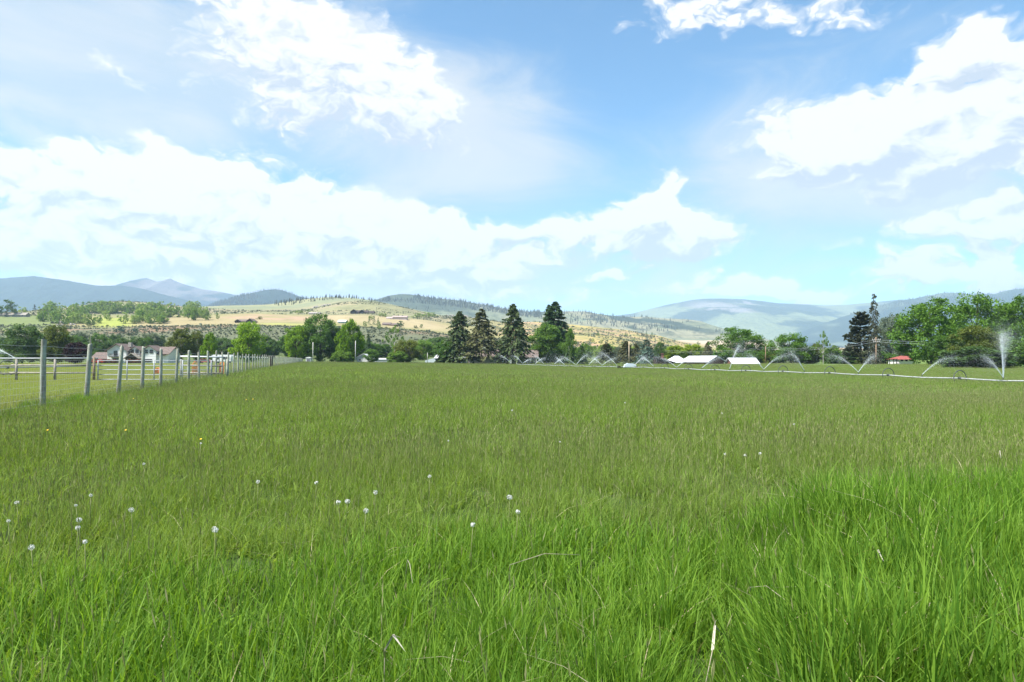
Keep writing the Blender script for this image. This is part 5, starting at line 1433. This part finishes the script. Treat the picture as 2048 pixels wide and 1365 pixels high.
def gn_scatter(name, label, cat, meshes, pts, rot, scl, idx):
    """one object of points; a geometry-node tree puts a grass patch on every point"""
    lib = bpy.data.collections.new(name + '_kinds')
    for i, me in enumerate(meshes): lib.objects.link(bpy.data.objects.new('%s_%02d' % (name, i), me))
    m = bpy.data.meshes.new(name); n = len(pts)
    m.vertices.add(n); m.vertices.foreach_set('co', pts.astype(np.float32).ravel())
    a = m.attributes.new('rot', 'FLOAT_VECTOR', 'POINT'); a.data.foreach_set('vector', rot.astype(np.float32).ravel())
    a = m.attributes.new('scl', 'FLOAT_VECTOR', 'POINT'); a.data.foreach_set('vector', scl.astype(np.float32).ravel())
    a = m.attributes.new('kind', 'INT', 'POINT'); a.data.foreach_set('value', idx.astype(np.int32))
    m.update(); o = obj(name, m)
    g = bpy.data.node_groups.new(name, 'GeometryNodeTree')
    g.interface.new_socket('Geometry', in_out='INPUT', socket_type='NodeSocketGeometry'); g.interface.new_socket('Geometry', in_out='OUTPUT', socket_type='NodeSocketGeometry')
    N = g.nodes; gi = N.new('NodeGroupInput'); go = N.new('NodeGroupOutput')
    ci = N.new('GeometryNodeCollectionInfo'); ci.inputs[0].default_value = lib; ci.inputs[1].default_value = True; ci.inputs[2].default_value = True
    ip = N.new('GeometryNodeInstanceOnPoints'); ip.inputs['Pick Instance'].default_value = True
    def na(nm, dt): q = N.new('GeometryNodeInputNamedAttribute'); q.data_type = dt; q.inputs[0].default_value = nm; return q.outputs[0]
    L = g.links.new
    L(gi.outputs[0], ip.inputs['Points']); L(ci.outputs[0], ip.inputs['Instance']); L(na('kind', 'INT'), ip.inputs['Instance Index'])
    L(na('rot', 'FLOAT_VECTOR'), ip.inputs['Rotation']); L(na('scl', 'FLOAT_VECTOR'), ip.inputs['Scale']); L(ip.outputs[0], go.inputs[0])
    md = o.modifiers.new('grass', 'NODES'); md.node_group = g
    return tag(o, label, cat, kind='stuff')


def sample(n_per_m2, y0, y1, slope, pad, rng):
    W = slope * y1 + pad; n = int((y1 - y0) * 2 * W * n_per_m2)
    X = rng.uniform(-W, W, n); Y = rng.uniform(y0, y1, n); k = np.abs(X) < slope * np.maximum(Y, 0) + pad
    return X[k], Y[k]


rng = np.random.default_rng(77)
kinds = ['leafy'] * 3 + ['seedy'] * 3 + ['lush'] * 3 + ['mid_leafy'] * 2 + ['mid_seedy'] * 2 + ['far_leafy'] * 2 + ['far_seedy'] * 2
first = {k: kinds.index(k) for k in set(kinds)}; cnt = {k: kinds.count(k) for k in set(kinds)}
meshes = []; seen = {}
for k in kinds: seen[k] = seen.get(k, -1) + 1; meshes.append(PATCH[k][seen[k]])
PX_, ID_, SC_ = [], [], []


def px_of(X, Y): return 1024 + F * X / np.maximum(Y, .5)


def put_grass(X, Y, kname, sc):
    k = X > fence_x(np.maximum(Y, 0)) - .4
    X, Y, kname, sc = X[k], Y[k], kname[k], sc[k]
    Z = TH(X, Y); PX_.append(np.stack([X, Y, Z], 1))
    ids = np.array([first[q] + rng.integers(cnt[q]) for q in kname]); ID_.append(ids)
    hs = .8 + .5 * fbm(X / 1.7, Y / 1.7, 91, 3)
    u_ = X / np.maximum(Y, 1); dl = Y - CC / np.maximum(u_ - UI, .1)      # distance in front of the wheel line
    hs = hs * (1 + .45 * sstep(-16, -3, dl) * (1 - sstep(1, 5, dl)) * (u_ > 0))
    dip = np.exp(-((px_of(X, Y) - 1500) / 90) ** 2 - ((Y - 2.9) / .8) ** 2); hs = hs * (1 - .7 * dip)
    SC_.append(np.stack([sc, sc, sc * hs], 1))


# seed heads thicken beyond five metres, in drifts; the nearest grass is lush, most of all at the right
def seedy_p(X, Y):
    d = fbm(X / 3.2, Y / 5.0, 61, 4); return sstep(3.6, 7.5, Y + 2.0 * (d - .5) * 2) * (.25 + .75 * sstep(.38, .6, d))


X, Y = sample(10, -1.5, 9, .86, 2.2, rng)
sp = seedy_p(X, Y); u = rng.uniform(size=len(X)); lush = sstep(5.2, 3.2, Y + .9 * (fbm(X / 1.2, Y / 1.2, 62, 3) - .5) * 4 - np.clip(X, -1, 2.5) * .5)
left = sstep(-1.2, -3.0, X) * .6
kn = np.where(u < sp, 'seedy', np.where(rng.uniform(size=len(X)) < lush * (1 - left), 'lush', np.where(rng.uniform(size=len(X)) < left * .5, 'seedy', 'leafy')))
put_grass(X, Y, kn, rng.uniform(.85, 1.15, len(X)))
X, Y = sample(4.2, 8.5, 34, .86, 2.5, rng); kn = np.where(rng.uniform(size=len(X)) < seedy_p(X, Y) * .9, 'mid_seedy', 'mid_leafy'); put_grass(X, Y, kn, rng.uniform(.9, 1.2, len(X)))
X, Y = sample(.62, 33, 120, .84, 3, rng); kn = np.where(rng.uniform(size=len(X)) < .2 + .7 * sstep(.4, .6, fbm(X / 11, Y / 20, 63, 4)), 'far_seedy', 'far_leafy'); put_grass(X, Y, kn, rng.uniform(.9, 1.2, len(X)))
X, Y = sample(.34, 118, 292, .82, 3, rng); kn = np.where(rng.uniform(size=len(X)) < .3 + .6 * sstep(.4, .6, fbm(X / 16, Y / 40, 64, 4)), 'far_seedy', 'far_leafy')
k = (Y < 185) | (px_of(X, Y) < 1600); X, Y, kn = X[k], Y[k], kn[k]
put_grass(X, Y, kn, rng.uniform(1.0, 1.35, len(X)))
pts = np.concatenate(PX_); ids = np.concatenate(ID_); scl = np.concatenate(SC_); n = len(pts)
rot = np.stack([rng.normal(size=n) * .04, rng.normal(size=n) * .04, rng.uniform(0, 6.28, n)], 1)
gn_scatter('meadow_grass', 'green meadow grass with brown seed heads filling the field', 'grass', meshes, pts, rot, scl, ids)

# the tall tussocks at the right front and a strip along the fence foot
T = []
for _ in range(190):
    Yt = rng.uniform(2.0, 5.9); xt = rng.uniform(1500, 2250) if Yt > 3.3 else rng.uniform(1560, 2250)
    if Yt > 5.0 and xt < 1640: continue
    T.append(((xt - 1024) / F * Yt, Yt, rng.uniform(.9, 1.22) * (1.0 if Yt < 5 else .92) * (.62 + .38 * min(1, max(0, (xt - 1500) / 160)))))
for _ in range(22):
    Yt = rng.uniform(2.0, 3.2); T.append(((rng.uniform(820, 1330) - 1024) / F * Yt, Yt, rng.uniform(.55, .75)))
for q in Yf[1:9]:
    T += [(fence_x(q) + rng.uniform(-.35, .5), q + rng.uniform(-.6, .6), rng.uniform(.4, .7)) for _ in range(5)]
T += [(fence_x(19) + rng.uniform(-.4, .9), rng.uniform(17.2, 20.2), rng.uniform(.5, .85)) for _ in range(40)]
T = np.array(T); n = len(T)
gn_scatter('tall_grass', 'tall lush tussock grass at the right foreground and along the fence', 'grass', PATCH['tussock'],
           np.stack([T[:, 0], T[:, 1], TH(T[:, 0], T[:, 1])], 1), np.stack([rng.normal(size=n) * .08, rng.normal(size=n) * .08, rng.uniform(0, 6.28, n)], 1), np.stack([T[:, 2] * 1.05, T[:, 2] * 1.05, T[:, 2] * rng.uniform(.8, 1.1, n)], 1), rng.integers(3, size=n))

# short grass of the paddock
Y = 10 + (250 - 10) * rng.uniform(0, 1, 26000) ** 1.5; X = fence_x(Y) - rng.uniform(0, 1, len(Y)) * (Y * .58 + 4); k = X > -.88 * Y - 4; X, Y = X[k], Y[k]; n = len(X)
gn_scatter('paddock_grass', 'short cropped yellow green grass inside the paddock', 'grass', PATCH['lawn'], np.stack([X, Y, TH(X, Y)], 1), np.stack([0 * X, 0 * X, rng.uniform(0, 6.28, n)], 1), np.stack([np.ones(n) * 1.1, np.ones(n) * 1.1, rng.uniform(.6, 1.3, n)], 1), rng.integers(2, size=n))

# ------------------------------------------------------------------ dandelions and stray stalks
M_PAP = plain('dandelion_tuft', (.74, .74, .72), .8, .05, 80)
M_CORE = plain('dandelion_core', (.32, .27, .18), .9, .2, 60)
M_DST = plain('dandelion_stem', (.20, .22, .08), .6, .2, 20)
M_YEL = plain('yellow_petal', (.75, .50, .02), .6, .1, 20)


def clock_mesh(seed, n=46):
    r = np.random.default_rng(seed); d = r.normal(size=(n, 3)); d /= np.linalg.norm(d, axis=1, keepdims=True); Q = []
    a, b = np.cross(d, r.normal(size=d.shape)), None; a /= np.linalg.norm(a, axis=1, keepdims=True); b = np.cross(d, a); R = .015
    Q.append(np.stack([d * .004 - a * .0003, d * .004 + a * .0003, d * R + a * .0003, d * R - a * .0003], 1))
    for k in range(3):
        t = k * 2.1; u = a * math.cos(t) + b * math.sin(t); v = -a * math.sin(t) + b * math.cos(t)
        Q.append(np.stack([d * R - v * .0009, d * R + v * .0009, d * (R + .0035) + u * .006 + v * .0007, d * (R + .0035) + u * .006 - v * .0007], 1))
    return quads_mesh('seed_head', np.concatenate(Q), np.tile(r.uniform(0, 1, n), 4))


CL = [clock_mesh(k) for k in range(3)]
def core_mesh(rad):
    b = MB(); b.tube([(0, 0, -rad), (0, 0, -rad * .5), (0, 0, rad * .5), (0, 0, rad)], [rad * .3, rad, rad, rad * .3], 7); return b.mesh('core')
CORE = core_mesh(.0045)
DL = [(430, 1060, 1.25, 'largest white dandelion clock, in the left foreground'), (263, 1020, 1.15, 'white dandelion clock up and left of the largest one'), (158, 1040, 1.1, 'upper of two stacked dandelion clocks near the left edge'), (156, 1056, .9, 'lower of two stacked dandelion clocks near the left edge'), (288, 928, 1.1, 'lone dandelion clock in the seed grass at left'), (402, 887, 1.05, 'dandelion clock far back above the largest one'), (633, 966, 1.1, 'dandelion clock left of the trio in the middle left'), (516, 964, .9, 'tattered dandelion clock midway between two white ones'), (695, 1003, 1.0, 'right dandelion of a close pair'), (677, 1005, .9, 'left dandelion of a close pair'), (751, 985, 1.0, 'dandelion clock right of and above the close pair'), (732, 1022, 1.0, 'dandelion clock below and right of the close pair'), (946, 1050, 1.0, 'dandelion clock nearest the picture centre'), (859, 953, 1.0, 'faint dandelion clock above the centre one'), (1019, 995, 1.2, 'bright dandelion clock right of centre'), (1036, 1024, .9, 'half hidden dandelion below the bright one'), (182, 991, .8, 'small dandelion clock above the stacked two'), (152, 1011, .7, 'tiny dandelion head just above the stacked two'), (34, 1006, 1.1, 'ragged dandelion clock near the left edge'), (17, 1042, .7, 'small dandelion clock at the very left edge'), (63, 1095, .8, 'dandelion clock low in the left corner grass'), (170, 1084, .8, 'dandelion clock below the stacked two'), (897, 882, .9, 'small far dandelion clock left of centre'), (1024, 821, 1.2, 'farthest dandelion clock straight ahead'), (1490, 911, 1.3, 'white dandelion clock behind the tall tussocks'), (1450, 908, 1.1, 'dandelion clock left of the one behind the tussocks'), (1520, 907, 1.0, 'dandelion clock right of the one behind the tussocks'), (1250, 806, 1.2, 'far dandelion clock right of centre'), (1120, 884, .9, 'dim dandelion clock in the middle distance'), (1444, 827, 1.1, 'far dandelion clock towards the wheel line'), (1588, 849, 1.1, 'far dandelion clock at the right')]
for i, (x, y, s, lb) in enumerate(DL):
    d = pdir(x, y); hz_ = .33 if y > 930 else .38; k = (hz_ - EYE) / d.z; X, Yd = d.x * k, d.y * k; z = th(X, Yd); h = hz_ - z
    t = thing('dandelion', lb, 'dandelion', (X, Yd, z), random.uniform(0, 6)); bx_ = random.uniform(-.04, .04)
    MB().tube([(bx_, 0, 0), (bx_ * .4, .01, h * .6), (0, 0, h - .004)], [.003, .0025, .002], 5).build('stem', M_DST, t, True)
    o = obj('seed_head', CL[i % 3], t, M_PAP); o.location = (0, 0, h); s *= random.uniform(.75, 1.0) * (1 if y > 930 else .75); o.scale = (s, s, s * random.uniform(.8, 1))
    o.rotation_euler = (random.uniform(-.5, .5), random.uniform(-.5, .5), 0); c = obj('core', CORE, o, M_CORE)
pet = MB()
for k in range(14):
    a = k * .449; ca, sa = math.cos(a), math.sin(a); pet.add([(0, 0, 0), (ca * .012 - sa * .004, sa * .012 + ca * .004, .006), (ca * .019, sa * .019, .009), (ca * .012 + sa * .004, sa * .012 - ca * .004, .006)], [(0, 1, 2, 3)])
petm = pet.mesh('flower')
for i, (x, y) in enumerate([(94, 861), (250, 861), (266, 798), (492, 800), (505, 799), (400, 879), (186, 768)]):
    d = pdir(x, y); k = (.40 - EYE) / d.z; X, Yd = d.x * k, d.y * k; z = th(X, Yd)
    t = thing('yellow_flower', ['yellow flower near the left edge below the first post', 'yellow flower below the third fence post', 'yellow flower near the fence foot', 'left of two yellow flowers in mid field', 'right of two yellow flowers in mid field', 'yellow flower beside a far dandelion clock', 'yellow flower at the grass edge by the fence'][i], 'flower', (X, Yd, z))
    MB().tube([(0, 0, 0), (.01, 0, .40 - z)], .002, 4).build('stem', M_DST, t); o = obj('bloom', petm, t, M_YEL); o.location = (.01, 0, .40 - z); o.rotation_euler = (.5, 0, 0); o.scale = (.7, .7, .7)

# bleached dead stalks in the foreground
rs = random.Random(9)
STK = [(1020, 1130, 1160, 1110), (1180, 1240, 1215, 1120), (800, 1290, 850, 1275), (770, 1300, 800, 1275), (815, 1120, 830, 1190), (1500, 1175, 1570, 1200), (1425, 1300, 1432, 1240), (1850, 1240, 1870, 1205), (1640, 1080, 1630, 1065), (1750, 1120, 1760, 1105), (2000, 905, 1996, 915), (1240, 1330, 1290, 1285)]
LS = ['long curved bleached stalk across the centre foreground', 'pale upright stalk at the centre foreground', 'right one of two pale bent stalks at bottom centre', 'pale bent stalk at bottom centre', 'thin bleached stem left of the long curved stalk', 'brown twig lying before the tall tussocks', 'shredded white blade left of the tussocks', 'white curled blade low in the right tussocks', 'pale blade at the left of the tussocks', 'pale curl amid the right tussocks', 'white curl atop the far right tussocks', 'bleached blade near the bottom centre right']
for i, (x0, y0, x1, y1) in enumerate(STK):
    if i in (1, 2, 8, 11): continue
    def hit(x, y, zz): d = pdir(x, y); k = (zz - EYE) / d.z; return Vector((d.x * k, d.y * k, zz))
    a, b = hit(x0, y0, .30), hit(x1, y1, .36)
    if (b - a).length > .5: b = a + (b - a).normalized() * .5
    t = thing('dry_stalk', LS[i], 'stalk', (a.x, a.y, th(a.x, a.y))); o = Vector(t.location)
    foot = Vector((a.x + rs.uniform(-.05, .05), a.y + .04, o.z)); mid = a.lerp(b, .5) + Vector((0, 0, .03))
    MB().tube([foot - o, a - o, mid - o, b - o], [.0020, .0018, .0014, .0006], 5).build('stalk', plain('bleached_stalk', (.38, .33, .24), .8, .25, 30), t, True)
    if i in (3, 6, 9, 10):
        mb = MB(); s = Vector((.005, 0, .002)); e = b - o + Vector((.02, 0, -.05)); mb.add([a - o - s, a - o + s, mid - o + s * 1.2, mid - o - s * .4, e], [(0, 1, 2, 3), (3, 2, 4)]); mb.build('dry_leaf', plain('bleached_leaf', (.50, .46, .37), .8, .15, 30), t)
